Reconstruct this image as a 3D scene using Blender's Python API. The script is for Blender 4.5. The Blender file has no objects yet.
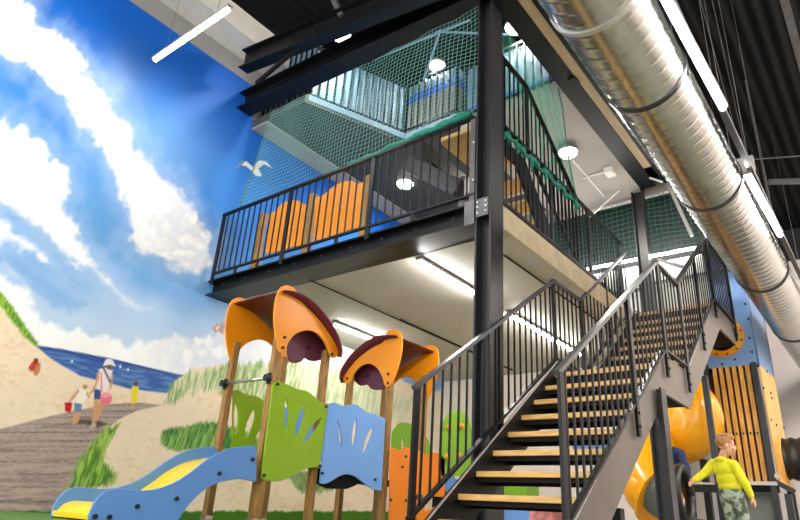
import bpy, bmesh, math, random
import numpy as np
from mathutils import Vector, Matrix
random.seed(7)
SC = bpy.context.scene
COL = SC.collection
PI = math.pi
H = 0.13                       # camera height above the floor
# ------------------------------------------------------------------ camera
YAW, PITCH, ROLL, F = 0.69165278, 0.40371471, 0.06750431, 616.69245
def _axes():
    f = np.array([-math.sin(YAW)*math.cos(PITCH), math.cos(YAW)*math.cos(PITCH), math.sin(PITCH)])
    r0 = np.array([math.cos(YAW), math.sin(YAW), 0.0]); u0 = np.cross(r0, f)
    r = r0*math.cos(ROLL)+u0*math.sin(ROLL); u = -r0*math.sin(ROLL)+u0*math.cos(ROLL)
    return r, u, f
AR, AU, AF = _axes()
cd = bpy.data.cameras.new('camera'); cam = bpy.data.objects.new('camera', cd); COL.objects.link(cam)
cd.sensor_width = 36; cd.lens = 36*F/800; cd.clip_end = 200; cd.clip_start = 0.02
cam.matrix_world = Matrix(((AR[0], AU[0], -AF[0], 0), (AR[1], AU[1], -AF[1], 0), (AR[2], AU[2], -AF[2], H), (0, 0, 0, 1)))
SC.camera = cam
def ray(px, py):
    return AF*F + AR*(px-400) + AU*(260-py)
def onX(px, py, x): d = ray(px, py)*1.0; d = d*(x/d[0]); return Vector((x, d[1], d[2]+H))
def onY(px, py, y): d = ray(px, py)*1.0; d = d*(y/d[1]); return Vector((d[0], y, d[2]+H))
def onZ(px, py, z): d = ray(px, py)*1.0; d = d*((z-H)/d[2]); return Vector((d[0], d[1], z))

# ------------------------------------------------------------------ materials
TUBE_E = 50.0
def mat(name, col, rough=0.5, metal=0.0, noise=0.0, nscale=8.0, bump=0.0, bscale=60.0, emit=0.0, spec=0.5, stretch=None, coat=0.0):
    m = bpy.data.materials.new(name); m.use_nodes = True
    nt = m.node_tree; b = nt.nodes['Principled BSDF']
    b.inputs['Base Color'].default_value = (*col, 1); b.inputs['Roughness'].default_value = rough
    b.inputs['Metallic'].default_value = metal; b.inputs['Specular IOR Level'].default_value = spec
    b.inputs['Coat Weight'].default_value = coat
    if emit: b.inputs['Emission Color'].default_value = (*col, 1); b.inputs['Emission Strength'].default_value = emit
    if noise or bump:
        tc = nt.nodes.new('ShaderNodeTexCoord'); mp = nt.nodes.new('ShaderNodeMapping')
        nt.links.new(tc.outputs['Object'], mp.inputs['Vector'])
        if stretch: mp.inputs['Scale'].default_value = stretch
    if noise:
        n = nt.nodes.new('ShaderNodeTexNoise'); n.inputs['Scale'].default_value = nscale; n.inputs['Detail'].default_value = 5
        nt.links.new(mp.outputs['Vector'], n.inputs['Vector'])
        r = nt.nodes.new('ShaderNodeValToRGB'); r.color_ramp.elements[0].position = 0.3; r.color_ramp.elements[1].position = 0.7
        r.color_ramp.elements[0].color = (*[c*(1-noise) for c in col], 1); r.color_ramp.elements[1].color = (*[min(1, c*(1+noise)) for c in col], 1)
        nt.links.new(n.outputs['Fac'], r.inputs['Fac']); nt.links.new(r.outputs['Color'], b.inputs['Base Color'])
    if bump:
        n2 = nt.nodes.new('ShaderNodeTexNoise'); n2.inputs['Scale'].default_value = bscale; n2.inputs['Detail'].default_value = 3
        nt.links.new(mp.outputs['Vector'], n2.inputs['Vector'])
        bp = nt.nodes.new('ShaderNodeBump'); bp.inputs['Strength'].default_value = bump; bp.inputs['Distance'].default_value = 0.01
        nt.links.new(n2.outputs['Fac'], bp.inputs['Height']); nt.links.new(bp.outputs['Normal'], b.inputs['Normal'])
    return m
M = {}
M['steel'] = mat('painted_dark_steel', (0.005, 0.0052, 0.006), 0.4, 0.0, 0.25, 4, spec=0.2)
M['steelgrey'] = mat('grey_primed_steel', (0.11, 0.105, 0.11), 0.38, 0.3, 0.25, 5)
M['column'] = mat('grey_painted_column', (0.022, 0.022, 0.026), 0.34, 0.0, 0.2, 3, spec=0.4)
M['stringer'] = mat('taupe_grey_painted_steel', (0.16, 0.135, 0.115), 0.42, 0.2, 0.12, 3)
M['rail'] = mat('black_railing_paint', (0.005, 0.005, 0.006), 0.36, 0.0, spec=0.22)
M['handrail'] = mat('grey_handrail', (0.06, 0.06, 0.064), 0.3, 0.3)  # even grey, paler than the black bars
M['bright'] = mat('bare_edge_steel', (0.62, 0.60, 0.58), 0.35, 0.6)
M['tread'] = mat('oak_tread_wood', (0.60, 0.37, 0.12), 0.45, 0, 0.22, 5, stretch=(1, 8, 8), bump=0.1)
M['post'] = mat('impregnated_pine', (0.31, 0.165, 0.042), 0.5, 0, 0.4, 6, stretch=(6, 6, 1), bump=0.15)
M['green'] = mat('lime_green_board', (0.24, 0.42, 0.003), 0.35, 0, 0.05, 3)
M['dkgreen'] = mat('mid_green_board', (0.18, 0.42, 0.02), 0.4, 0, 0.05, 3)
M['blue'] = mat('sky_blue_board', (0.16, 0.37, 0.80), 0.38, 0, 0.04, 3)
M['slideblue'] = mat('slide_side_blue', (0.10, 0.26, 0.62), 0.38, 0, 0.04, 3)
M['orange'] = mat('orange_roof_board', (0.84, 0.285, 0.006), 0.38, 0, 0.05, 3)
M['orange2'] = mat('deep_orange_board', (0.82, 0.22, 0.008), 0.38, 0, 0.04, 3)
M['maroon'] = mat('maroon_plastic', (0.13, 0.016, 0.026), 0.33, 0, 0.08, 3)
M['yellow'] = mat('yellow_slide_bed', (0.93, 0.66, 0.015), 0.25)
M['cream'] = mat('pale_edge', (0.8, 0.72, 0.5), 0.5)
M['bolt'] = mat('dark_bolt', (0.015, 0.017, 0.03), 0.3, 0.2)
M['dark'] = mat('dark_underside', (0.008, 0.007, 0.007), 0.7, spec=0.15)
M['slabdark'] = mat('dark_olive_slab', (0.045, 0.05, 0.045), 0.7)
M['plum'] = mat('plum_board', (0.115, 0.022, 0.05), 0.35)
M['wallpale'] = mat('pale_grey_wall', (0.50, 0.51, 0.48), 0.8)
M['chrome'] = mat('stainless_bar', (0.5, 0.48, 0.45), 0.25, 0.9)
M['concrete'] = mat('cast_concrete_edge', (0.60, 0.50, 0.34), 0.8, 0, 0.15, 5, bump=0.4, bscale=30)
M['soffit'] = mat('soffit_paint', (0.50, 0.47, 0.415), 0.75, 0, 0.08, 1.5, bump=0.1)
M['soffit2'] = mat('upper_soffit_paint', (0.36, 0.33, 0.31), 0.75, 0, 0.08, 1.5)
M['white'] = mat('white_paint', (0.80, 0.78, 0.75), 0.7, 0, 0.03, 2)
M['wallgrey'] = mat('grey_wall_paint', (0.33, 0.32, 0.32), 0.8, 0, 0.08, 2)
M['ledge'] = mat('white_ledge_paint', (0.72, 0.68, 0.62), 0.7, 0, 0.08, 2)
M['blackwall'] = mat('black_paint', (0.008, 0.009, 0.009), 0.8)
M['wallcream'] = mat('cream_wall_paint', (0.84, 0.76, 0.71), 0.8, 0, 0.04, 0.8)
M['timber'] = mat('pale_timber_strip', (0.42, 0.31, 0.18), 0.6, 0, 0.12, 2, stretch=(6, 1, 6))
M['netteal'] = mat('teal_net_cord', (0.16, 0.42, 0.38), 0.6)
M['netgreen'] = mat('dark_green_net_cord', (0.01, 0.13, 0.085), 0.6)
M['netgreen2'] = mat('green_net_cord', (0.03, 0.30, 0.19), 0.6)
M['rope'] = mat('green_net_bunch', (0.0, 0.17, 0.11), 0.7, 0, 0.4, 20, bump=0.5)
M['tube'] = mat('tube_diffuser_lit', (1, 0.97, 0.93), 0.5, emit=9)
M['tube'].node_tree.nodes['Principled BSDF'].inputs['Emission Strength'].default_value = TUBE_E
M['filltube'] = mat('added_fill_diffuser', (1, 0.95, 0.90), 0.5, emit=105)  # brighter diffuser for the added, unseen fill tubes
M['globe'] = mat('globe_lit', (1, 0.96, 0.88), 0.5, emit=7)
M['housing'] = mat('lamp_housing', (0.25, 0.25, 0.25), 0.4, 0.4)
M['floor'] = None
M['tubeorange'] = mat('orange_moulded_plastic', (0.93, 0.40, 0.006), 0.22, 0, 0.04, 2, coat=0.3)
M['tubegrey'] = mat('slate_grey_plastic', (0.11, 0.13, 0.13), 0.3, 0, 0.1, 2)
M['black'] = mat('black_rubber', (0.012, 0.012, 0.013), 0.4)
M['darkpost'] = mat('dark_tower_post', (0.025, 0.028, 0.032), 0.35)
M['slat'] = mat('varnished_slat_wood', (0.78, 0.40, 0.08), 0.4, 0, 0.3, 5, stretch=(8, 8, 1))
M['slatrear'] = mat('slat_backing', (0.10, 0.012, 0.004), 0.6)
M['amber'] = mat('amber_side_board', (0.93, 0.50, 0.12), 0.4, 0, 0.05, 2)
M['towerblue'] = mat('tower_blue_board', (0.20, 0.38, 0.74), 0.38, 0, 0.04, 2)
M['padwhite'] = mat('pale_pad', (0.17, 0.29, 0.42), 0.5, 0, 0.15, 3)
M['padblue'] = mat('blue_pad_band', (0.02, 0.14, 0.60), 0.5)
M['padgrey'] = mat('grey_cladding', (0.23, 0.26, 0.24), 0.6, 0, 0.1, 3)
M['pink'] = mat('pink_patterned_foam', (0.75, 0.25, 0.25), 0.6, 0, 0.5, 9)
M['navy'] = mat('navy_cloth', (0.012, 0.03, 0.10), 0.85)

def floor_mat():
    m = mat('green_play_carpet', (0.10, 0.21, 0.03), 0.9, 0, 0.35, 60, bump=0.4, bscale=150); return m
M['floor'] = floor_mat()

def duct_mat():
    m = bpy.data.materials.new('spiral_galvanised_steel'); m.use_nodes = True; nt = m.node_tree; b = nt.nodes['Principled BSDF']
    b.inputs['Metallic'].default_value = 1.0; b.inputs['Roughness'].default_value = 0.22
    tc = nt.nodes.new('ShaderNodeTexCoord'); n = nt.nodes.new('ShaderNodeTexNoise'); n.inputs['Scale'].default_value = 3; n.inputs['Detail'].default_value = 6
    r = nt.nodes.new('ShaderNodeValToRGB'); r.color_ramp.elements[0].color = (0.42, 0.425, 0.40, 1); r.color_ramp.elements[1].color = (0.64, 0.64, 0.61, 1)
    nt.links.new(tc.outputs['Object'], n.inputs['Vector']); nt.links.new(n.outputs['Fac'], r.inputs['Fac']); nt.links.new(r.outputs['Color'], b.inputs['Base Color'])
    return m
M['duct'] = duct_mat()
M['floorgrey'] = mat('olive_grey_floor', (0.22, 0.22, 0.165), 0.45, 0, 0.1, 2)

def ceil_mat():
    m = bpy.data.materials.new('black_trapezoid_sheet'); m.use_nodes = True; nt = m.node_tree; b = nt.nodes['Principled BSDF']
    b.inputs['Base Color'].default_value = (0.0035, 0.0032, 0.003, 1); b.inputs['Roughness'].default_value = 0.8; b.inputs['Specular IOR Level'].default_value = 0.15
    tc = nt.nodes.new('ShaderNodeTexCoord'); w = nt.nodes.new('ShaderNodeTexWave'); w.inputs['Scale'].default_value = 1.6; w.bands_direction = 'X'
    bp = nt.nodes.new('ShaderNodeBump'); bp.inputs['Strength'].default_value = 0.8; bp.inputs['Distance'].default_value = 0.05
    nt.links.new(tc.outputs['Object'], w.inputs['Vector']); nt.links.new(w.outputs['Fac'], bp.inputs['Height']); nt.links.new(bp.outputs['Normal'], b.inputs['Normal'])
    return m
M['ceiling'] = ceil_mat()

def camo_mat():
    m = bpy.data.materials.new('camouflage_cloth'); m.use_nodes = True; nt = m.node_tree; b = nt.nodes['Principled BSDF']
    b.inputs['Roughness'].default_value = 0.9
    tc = nt.nodes.new('ShaderNodeTexCoord'); n = nt.nodes.new('ShaderNodeTexNoise'); n.inputs['Scale'].default_value = 16; n.inputs['Detail'].default_value = 2
    r = nt.nodes.new('ShaderNodeValToRGB'); r.color_ramp.interpolation = 'CONSTANT'
    cr = r.color_ramp; cr.elements[0].position = 0; cr.elements[0].color = (0.10, 0.13, 0.10, 1); cr.elements[1].position = 0.45; cr.elements[1].color = (0.27, 0.32, 0.23, 1)
    e = cr.elements.new(0.53); e.color = (0.45, 0.50, 0.40, 1)
    nt.links.new(tc.outputs['Object'], n.inputs['Vector']); nt.links.new(n.outputs['Fac'], r.inputs['Fac']); nt.links.new(r.outputs['Color'], b.inputs['Base Color'])
    return m
M['camo'] = camo_mat()
M['hoodie'] = mat('yellow_jersey_cloth', (0.80, 0.74, 0.02), 0.85, 0, 0.08, 12, bump=0.2)
M['skin'] = mat('skin', (0.72, 0.38, 0.24), 0.5)
M['hair'] = mat('sandy_hair', (0.42, 0.20, 0.07), 0.7, 0, 0.4, 40, bump=0.6, bscale=90)
M['darkhair'] = mat('brown_hair', (0.05, 0.025, 0.015), 0.7)
M['eye'] = mat('eye_dark', (0.02, 0.02, 0.02), 0.2)

# ------------------------------------------------------------------ object helpers
def tag(o, label=None, cat=None, group=None, kind=None):
    if label: o['label'] = label
    if cat: o['category'] = cat
    if group: o['group'] = group
    if kind: o['kind'] = kind
    return o
def empty(name, loc, label=None, cat=None, group=None):
    o = bpy.data.objects.new(name, None); COL.objects.link(o); o.location = loc; o.empty_display_size = 0.1
    return tag(o, label, cat, group)
def wloc(o):
    v = Vector((0, 0, 0))
    while o is not None:
        v = v + o.location; o = o.parent
    return v
class MB:
    def __init__(s): s.v = []; s.f = []
    def add(s, vs, fs):
        n = len(s.v); s.v += [Vector(v) for v in vs]; s.f += [[i+n for i in f] for f in fs]; return s
    def box(s, a, b):
        x0, y0, z0 = a; x1, y1, z1 = b
        x0, x1 = min(x0, x1), max(x0, x1); y0, y1 = min(y0, y1), max(y0, y1); z0, z1 = min(z0, z1), max(z0, z1)
        return s.add([(x0, y0, z0), (x1, y0, z0), (x1, y1, z0), (x0, y1, z0), (x0, y0, z1), (x1, y0, z1), (x1, y1, z1), (x0, y1, z1)],
                     [(0, 3, 2, 1), (4, 5, 6, 7), (0, 1, 5, 4), (1, 2, 6, 5), (2, 3, 7, 6), (3, 0, 4, 7)])
    def prism(s, poly, axis, a, b):       # poly in the two other axes
        n = len(poly); vs = []
        for k in (a, b):
            for p in poly:
                if axis == 'X': vs.append((k, p[0], p[1]))
                elif axis == 'Y': vs.append((p[0], k, p[1]))
                else: vs.append((p[0], p[1], k))
        fs = [list(range(n)), list(range(2*n-1, n-1, -1))] + [[i, i+n, (i+1) % n+n, (i+1) % n] for i in range(n)]
        return s.add(vs, fs)
    def bar(s, p, q, w, h, up=(0, 0, 1)):
        p = Vector(p); q = Vector(q); d = (q-p).normalized(); up = Vector(up)
        if abs(d.dot(up)) > 0.98: up = Vector((0, 1, 0))
        side = d.cross(up).normalized(); u2 = side.cross(d).normalized()
        vs = []
        for c in (p, q):
            for a, b in ((-1, -1), (1, -1), (1, 1), (-1, 1)): vs.append(c+side*(a*w/2)+u2*(b*h/2))
        return s.add(vs, [(0, 1, 2, 3), (7, 6, 5, 4), (0, 4, 5, 1), (1, 5, 6, 2), (2, 6, 7, 3), (3, 7, 4, 0)])
    def tube(s, pts, r, seg=10, cap=True):
        pts = [Vector(p) for p in pts]; n = len(pts); rs = r if isinstance(r, (list, tuple)) else [r]*n
        t0 = (pts[1]-pts[0]).normalized(); up = Vector((0, 0, 1)) if abs(t0.z) < 0.9 else Vector((1, 0, 0))
        nrm = t0.cross(up).normalized(); base = len(s.v); vs = []
        for i in range(n):
            t = ((pts[min(i+1, n-1)]-pts[max(i-1, 0)])).normalized()
            nrm = (nrm - t*nrm.dot(t)).normalized(); bn = t.cross(nrm)
            for k in range(seg):
                a = 2*PI*k/seg; vs.append(pts[i]+(nrm*math.cos(a)+bn*math.sin(a))*rs[i])
        fs = []
        for i in range(n-1):
            for k in range(seg):
                a = i*seg+k; b = i*seg+(k+1) % seg; fs.append((a, b, b+seg, a+seg))
        if cap: fs += [list(range(seg-1, -1, -1)), list(range((n-1)*seg, n*seg))]
        return s.add(vs, fs)
    def disc(s, c, axis, r, t, seg=14):   # short cylinder
        c = Vector(c); a = Vector(axis).normalized()*t
        return s.tube([c-a*0.5, c+a*0.5], r, seg)
    def build(s, name, m, parent=None, smooth=False, loc=None, bevel=0.0):
        off = wloc(parent) if parent is not None else Vector((0, 0, 0))
        if loc is not None: off = off*0+Vector(loc)
        me = bpy.data.meshes.new(name); me.from_pydata([v-off for v in s.v], [], s.f); me.update()
        bm = bmesh.new(); bm.from_mesh(me); bmesh.ops.recalc_face_normals(bm, faces=bm.faces)
        bm.to_mesh(me); bm.free()
        o = bpy.data.objects.new(name, me); COL.objects.link(o); me.materials.append(m if not isinstance(m, str) else M[m])
        if parent is not None:
            o.parent = parent
            if loc is not None: o.location = Vector(loc)-wloc(parent)
        elif loc is not None: o.location = loc
        if smooth:
            me.polygons.foreach_set('use_smooth', [True]*len(me.polygons))
        if bevel:
            bv = o.modifiers.new('bevel', 'BEVEL'); bv.width = bevel; bv.segments = 2; bv.limit_method = 'ANGLE'
        return o
def struct(o): o['kind'] = 'structure'; return o
def smooth_angle(o, deg=35):
    bm = bmesh.new(); bm.from_mesh(o.data)
    for f in bm.faces: f.smooth = True
    for e in bm.edges:
        if len(e.link_faces) == 2 and e.calc_face_angle(0) > math.radians(deg): e.smooth = False
    bm.to_mesh(o.data); bm.free()
def spline(pts, closed=True, sub=5, sharp=()):
    """Catmull-Rom through points; indices in sharp stay corners."""
    P = [Vector(p).to_2d() if len(p) == 2 else Vector(p) for p in pts]; n = len(P); out = []
    segs = n if closed else n-1
    for i in range(segs):
        p1 = P[i]; p2 = P[(i+1) % n]
        p0 = P[i-1] if (closed or i > 0) else p1; p3 = P[(i+2) % n] if (closed or i+2 < n) else p2
        if i in sharp: p0 = p1
        if (i+1) % n in sharp: p3 = p2
        for k in range(sub):
            t = k/sub
            out.append(0.5*((2*p1)+(p2-p0)*t+(2*p0-5*p1+4*p2-p3)*t*t+(-p0+3*p1-3*p2+p3)*t*t*t))
    if not closed: out.append(P[-1])
    return out
def board(name, outline, plane, val, thick, m, parent, holes=(), bevel=0.004):
    """flat board with real thickness. outline: list of world Vectors lying in plane X=val or Y=val."""
    cu = bpy.data.curves.new(name, 'CURVE'); cu.dimensions = '2D'; cu.fill_mode = 'BOTH'; cu.extrude = max(thick/2-bevel, 0.001); cu.bevel_depth = bevel; cu.bevel_resolution = 1
    for loop in [outline]+list(holes):
        sp = cu.splines.new('POLY'); sp.points.add(len(loop)-1); sp.use_cyclic_u = True
        for i, p in enumerate(loop):
            c = (p.y, p.z) if plane == 'X' else (p.x, p.z)
            sp.points[i].co = (c[0], c[1], 0, 1)
    tmp = bpy.data.objects.new('tmp', cu); COL.objects.link(tmp)
    dg = bpy.context.evaluated_depsgraph_get(); dg.update()
    me = bpy.data.meshes.new_from_object(tmp.evaluated_get(dg))
    bpy.data.objects.remove(tmp); bpy.data.curves.remove(cu)
    off = wloc(parent) if parent is not None else Vector((0, 0, 0))
    for v in me.vertices:
        a, b, c = v.co
        w = Vector((val+c, a, b)) if plane == 'X' else Vector((a, val-c, b))
        v.co = w-off
    me.materials.clear(); me.materials.append(M[m]); me.name = name
    o = bpy.data.objects.new(name, me); COL.objects.link(o)
    if parent is not None: o.parent = parent
    return o
def copy_part(o, parent, d):
    c = o.copy(); COL.objects.link(c); c.parent = parent; c.location = o.location+Vector(d); return c
def arealight(name, loc, size, size_y, power, color=(1, 1, 1), direction=(0, 0, -1), parent=None):
    l = bpy.data.lights.new(name, 'AREA'); l.shape = 'RECTANGLE'; l.size = size; l.size_y = size_y; l.energy = power; l.color = color
    o = bpy.data.objects.new(name, l); COL.objects.link(o); o.location = loc
    o.rotation_euler = Vector(direction).to_track_quat('-Z', 'Y').to_euler()
    if parent is not None:
        o.parent = parent; o.location = Vector(loc)-wloc(parent)
    return o
def pointlight(name, loc, power, r=0.1, color=(1, 0.95, 0.87), parent=None):
    l = bpy.data.lights.new(name, 'POINT'); l.energy = power; l.shadow_soft_size = r; l.color = color
    o = bpy.data.objects.new(name, l); COL.objects.link(o); o.location = loc
    if parent is not None:
        o.parent = parent; o.location = Vector(loc)-wloc(parent)
    return o

# ================================================================== THE SETTING
XW = -7.15
def lin(c):
    c = np.array(c, float)/255.0
    return np.where(c <= 0.04045, c/12.92, ((c+0.055)/1.055)**2.4)
# ---- value noise in two dimensions for the painted wall
_rng = np.random.default_rng(5); _T = _rng.random((256, 256))
def vnoise(x, y):
    xi = np.floor(x).astype(int); yi = np.floor(y).astype(int); fx = x-xi; fy = y-yi
    fx = fx*fx*(3-2*fx); fy = fy*fy*(3-2*fy)
    a = _T[xi % 256, yi % 256]; b = _T[(xi+1) % 256, yi % 256]; c = _T[xi % 256, (yi+1) % 256]; d = _T[(xi+1) % 256, (yi+1) % 256]
    return (a*(1-fx)+b*fx)*(1-fy)+(c*(1-fx)+d*fx)*fy
def fbm(x, y, o=4):
    s = 0; a = 0.5; t = 0
    for k in range(o):
        s = s+a*vnoise(x*2**k+17*k, y*2**k+31*k); t += a; a *= 0.5
    return s/t
def sdf(px, py, poly):
    """signed distance to polygon, positive inside"""
    P = np.array(poly, float); d = np.full(px.shape, 1e9); ins = np.zeros(px.shape, bool); n = len(P)
    for i in range(n):
        a = P[i]; b = P[(i+1) % n]; e = b-a; wx = px-a[0]; wy = py-a[1]
        t = np.clip((wx*e[0]+wy*e[1])/(e@e+1e-9), 0, 1); d = np.minimum(d, (wx-e[0]*t)**2+(wy-e[1]*t)**2)
        c = ((a[1] > py) != (b[1] > py)) & (px < (b[0]-a[0])*(py-a[1])/(b[1]-a[1]+1e-12)+a[0]); ins ^= c
    return np.where(ins, 1, -1)*np.sqrt(d)
def sm(x, a, b): t = np.clip((x-a)/(b-a), 0, 1); return t*t*(3-2*t)
def mix(base, col, a): return base*(1-a[:, None])+col*a[:, None]

def paint(px, py):
    """the beach mural, in the flat coordinates of the artwork"""
    n = px.size
    # sky: deep blue high up on the right, paler towards the sea
    v = py-0.55*(px-60)*0
    t = np.clip((py+0.0)/340, 0, 1)
    deep = lin((2, 88, 188)); mid = lin((40, 122, 208)); low = lin((98, 162, 226)); pale = lin((214, 230, 244))
    c = np.zeros((n, 3))
    u = np.clip((py-0.75*(px-70)+40)/300, 0, 1)
    c[:] = mix(np.tile(deep, (n, 1)), mid, sm(u, 0.0, 0.45)); c = mix(c, low, sm(u, 0.40, 0.85)); c = mix(c, pale, sm(py-0.2*px, 235, 320)*0.7)
    # shadow edge painted in: darker blue above the long soft diagonal
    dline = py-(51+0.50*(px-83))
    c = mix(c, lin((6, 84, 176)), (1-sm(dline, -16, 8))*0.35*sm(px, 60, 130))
    glow = np.exp(-((px-112)**2/700+(py-88)**2/900)); c = mix(c, lin((200, 222, 250)), glow*0.35)  # pale pools of lamp glow painted into the blue, here and below
    glow = np.exp(-((px-150)**2/3500+(py-150)**2/2600)); c = mix(c, lin((150, 195, 242)), glow*0.45)
    nz = fbm(px/16, py/16, 5)-0.5; nz2 = fbm(px/7+50, py/7, 4)-0.5
    puff = np.abs(fbm(px/11+9, py/11+4, 4)-0.5)*2
    clouds = [
        ([(-60, -80), (28, -60), (30, 0), (40, 28), (60, 32), (80, 52), (86, 72), (112, 100), (124, 118), (138, 142), (158, 168), (172, 178), (192, 207), (211, 232), (213, 262), (196, 276), (170, 266), (142, 256), (127, 236), (130, 214), (122, 196), (114, 172), (92, 138), (78, 120), (52, 92), (28, 66), (-60, 50)], 1.0),
        ([(-60, 96), (0, 112), (8, 112), (14, 124), (28, 123), (34, 136), (48, 142), (54, 158), (68, 172), (70, 192), (60, 202), (66, 216), (80, 228), (84, 244), (96, 262), (112, 274), (124, 294), (140, 308), (156, 310), (142, 314), (122, 302), (108, 284), (92, 270), (72, 266), (50, 252), (34, 240), (18, 228), (0, 206), (-60, 190)], 0.92),
        ([(-60, 196), (0, 208), (10, 218), (20, 230), (34, 242), (50, 262), (54, 268), (40, 262), (24, 250), (10, 244), (-60, 226)], 0.8),
        ([(-60, 232), (0, 262), (8, 280), (24, 284), (36, 300), (40, 320), (50, 316), (64, 322), (80, 328), (96, 332), (112, 340), (130, 340), (150, 342), (160, 334), (176, 336), (200, 332), (236, 322), (280, 330), (330, 338), (400, 360), (420, 420), (200, 400), (60, 370), (-60, 330)], 0.95),
        ([(0, 248), (8, 258), (24, 282), (14, 278), (0, 266)], 0.6),
    ]
    clouds.append(([(90, 258), (104, 270), (122, 290), (140, 304), (156, 309), (140, 311), (122, 303), (106, 287), (90, 272)], 0.85))
    for ci, (poly, op) in enumerate(clouds):
        d = sdf(px, py, poly)+nz*(20 if ci not in (4, 5) else 7)+nz2*(10 if ci not in (4, 5) else 5)
        a = sm(d, -2, 7)*op
        shade = np.clip(0.5-d/50, 0, 1)*0+sm(puff, 0.05, 0.6)
        wc = mix(np.tile(lin((252, 253, 255)), (n, 1)), lin((214, 222, 238)), (1-shade)*0.75*sm(px-py*0.2, 40, 150))
        c = c*(1-a[:, None])+wc*a[:, None]
        halo = sm(d, -26, 2)*0.35*op*(1-a); c = mix(c, lin((190, 214, 246)), halo)
    for poly, op in (([(-20, 196), (0, 204), (26, 212), (44, 228), (62, 250), (78, 262), (60, 262), (36, 244), (16, 226), (0, 218), (-20, 212)], 0.75), ([(-10, 246), (14, 254), (40, 272), (60, 290), (86, 304), (70, 316), (50, 308), (30, 286), (10, 270), (-10, 262)], 0.6)):
        d = sdf(px, py, poly)+nz*14+nz2*8; c = mix(c, lin((110, 168, 226)), sm(d, -3, 6)*op)
    rightpale = sm(px, 205, 260)*sm(py, 270, 330); c = mix(c, lin((236, 240, 244)), rightpale*0.75)
    # blue patch far right of the artwork
    d = sdf(px, py, [(398, 372), (420, 366), (470, 368), (476, 380), (440, 392), (415, 398), (405, 388)])+nz*8; c = mix(c, lin((120, 160, 215)), sm(d, -2, 4)*0.9)
    # sea
    sea = sdf(px, py, [(36, 345), (60, 348.5), (110, 358), (178, 374), (200, 378), (190, 396), (165, 393), (130, 389), (100, 381), (80, 376), (62, 366), (44, 357)])
    st = fbm(px/14, (py-0.2*px)/1.6, 3)
    sc = mix(np.tile(lin((58, 98, 170)), (n, 1)), lin((98, 140, 200)), sm(st, 0.4, 0.75)); sc = mix(sc, lin((44, 78, 152)), 1-sm(py-0.2*px-338, 0, 6))
    c = c*(1-sm(sea, -.5, .8)[:, None])+sc*sm(sea, -.5, .8)[:, None]
    # sand
    sandn = fbm(px/6+3, py/3+8, 4)
    sand = mix(np.tile(lin((246, 226, 200)), (n, 1)), lin((232, 202, 164)), sm(sandn, 0.45, 0.8)*0.7)
    big = fbm(px/40+3, py/26+8, 3); sand = mix(sand, lin((246, 228, 204)), sm(big, 0.4, 0.7)*0.6)
    d = sdf(px, py, [(-80, 250), (-2, 296), (18, 322), (36, 346), (50, 358), (66, 368), (82, 377), (104, 382), (134, 390), (166, 394), (190, 397), (190, 420), (150, 430), (100, 440), (0, 450), (-80, 460)])
    a = sm(d, -.6, .8); c = c*(1-a[:, None])+sand*a[:, None]
    # pale dune on the right with green grass heads
    d = sdf(px, py, [(150, 404), (166, 396), (176, 380), (196, 368), (230, 364), (262, 366), (300, 360), (345, 366), (400, 380), (440, 392), (600, 400), (700, 470), (700, 560), (0, 560), (40, 520), (70, 470), (110, 430)])+nz*6
    dune = mix(sand, lin((232, 222, 200)), sm(px, 300, 470))
    a = sm(d, -.8, 1.2); c = c*(1-a[:, None])+dune*a[:, None]
    d = sdf(px, py, [(164, 402), (172, 384), (190, 372), (212, 366), (250, 362), (300, 362), (350, 372), (380, 386), (420, 400), (400, 424), (350, 420), (330, 408), (290, 402), (240, 398), (200, 390), (176, 402)])
    blades = fbm(px/1.6+py*0.12, py/11, 3); g = mix(np.tile(lin((206, 218, 176)), (n, 1)), lin((104, 158, 66)), sm(blades, 0.35, 0.7))
    g = mix(g, lin((226, 228, 206)), sm(px, 250, 420)*0.6)
    a = sm(d+(blades-.5)*16, -3, 5)*0.85; c = c*(1-a[:, None])+g*a[:, None]
    # boardwalk
    d = sdf(px, py, [(-80, 446), (0, 429), (50, 416), (76, 410), (110, 404), (140, 402.5), (163, 405), (152, 407.5), (136, 411), (118, 420), (104, 432), (92, 448), (82, 466), (74, 486), (66, 512), (60, 540), (-80, 540)])
    w = fbm(px/26+1, (py+0.02*px)/1.3, 3); pl = 0.5+0.5*np.sin((py-410)**0.75*np.sign(py-410)*1.9 if False else np.sqrt(np.clip(py-395, 0, 200))*9.0)
    wood = mix(np.tile(lin((182, 164, 158)), (n, 1)), lin((128, 110, 108)), np.clip(sm(w, 0.40, 0.75)*0.6+(pl < 0.10)*0.45, 0, 1)); wood = mix(wood, lin((196, 174, 156)), sm(py, 440, 500)*0.35*(w < .5))
    a = sm(d, -.6, .8); c = c*(1-a[:, None])+wood*a[:, None]
    # grass tufts
    def tuft(c, poly, dark, light, sx=1.7, amp=12, lean=0.3):
        b = fbm((px+lean*py)/sx, py/13, 3); dd = sdf(px, py, poly)+(b-.5)*amp
        gg = mix(np.tile(lin(dark), (n, 1)), lin(light), sm(b, 0.35, 0.7)); a = sm(dd, -1, 2.5)
        return c*(1-a[:, None])+gg*a[:, None]
    c = tuft(c, [(66, 490), (72, 470), (84, 450), (98, 436), (108, 426), (122, 420), (116, 436), (106, 448), (104, 460), (118, 474), (112, 486), (90, 492)], (84, 136, 48), (168, 202, 96))
    c = tuft(c, [(159, 440), (161, 430), (172, 425), (186, 426), (200, 421), (218, 420), (240, 428), (262, 440), (258, 452), (230, 452), (200, 450), (176, 452), (164, 448)], (58, 122, 60), (150, 190, 100), amp=9)
    c = tuft(c, [(286, 476), (300, 470), (330, 472), (350, 482), (330, 492), (300, 494)], (110, 140, 90), (160, 180, 120), amp=7)
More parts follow.
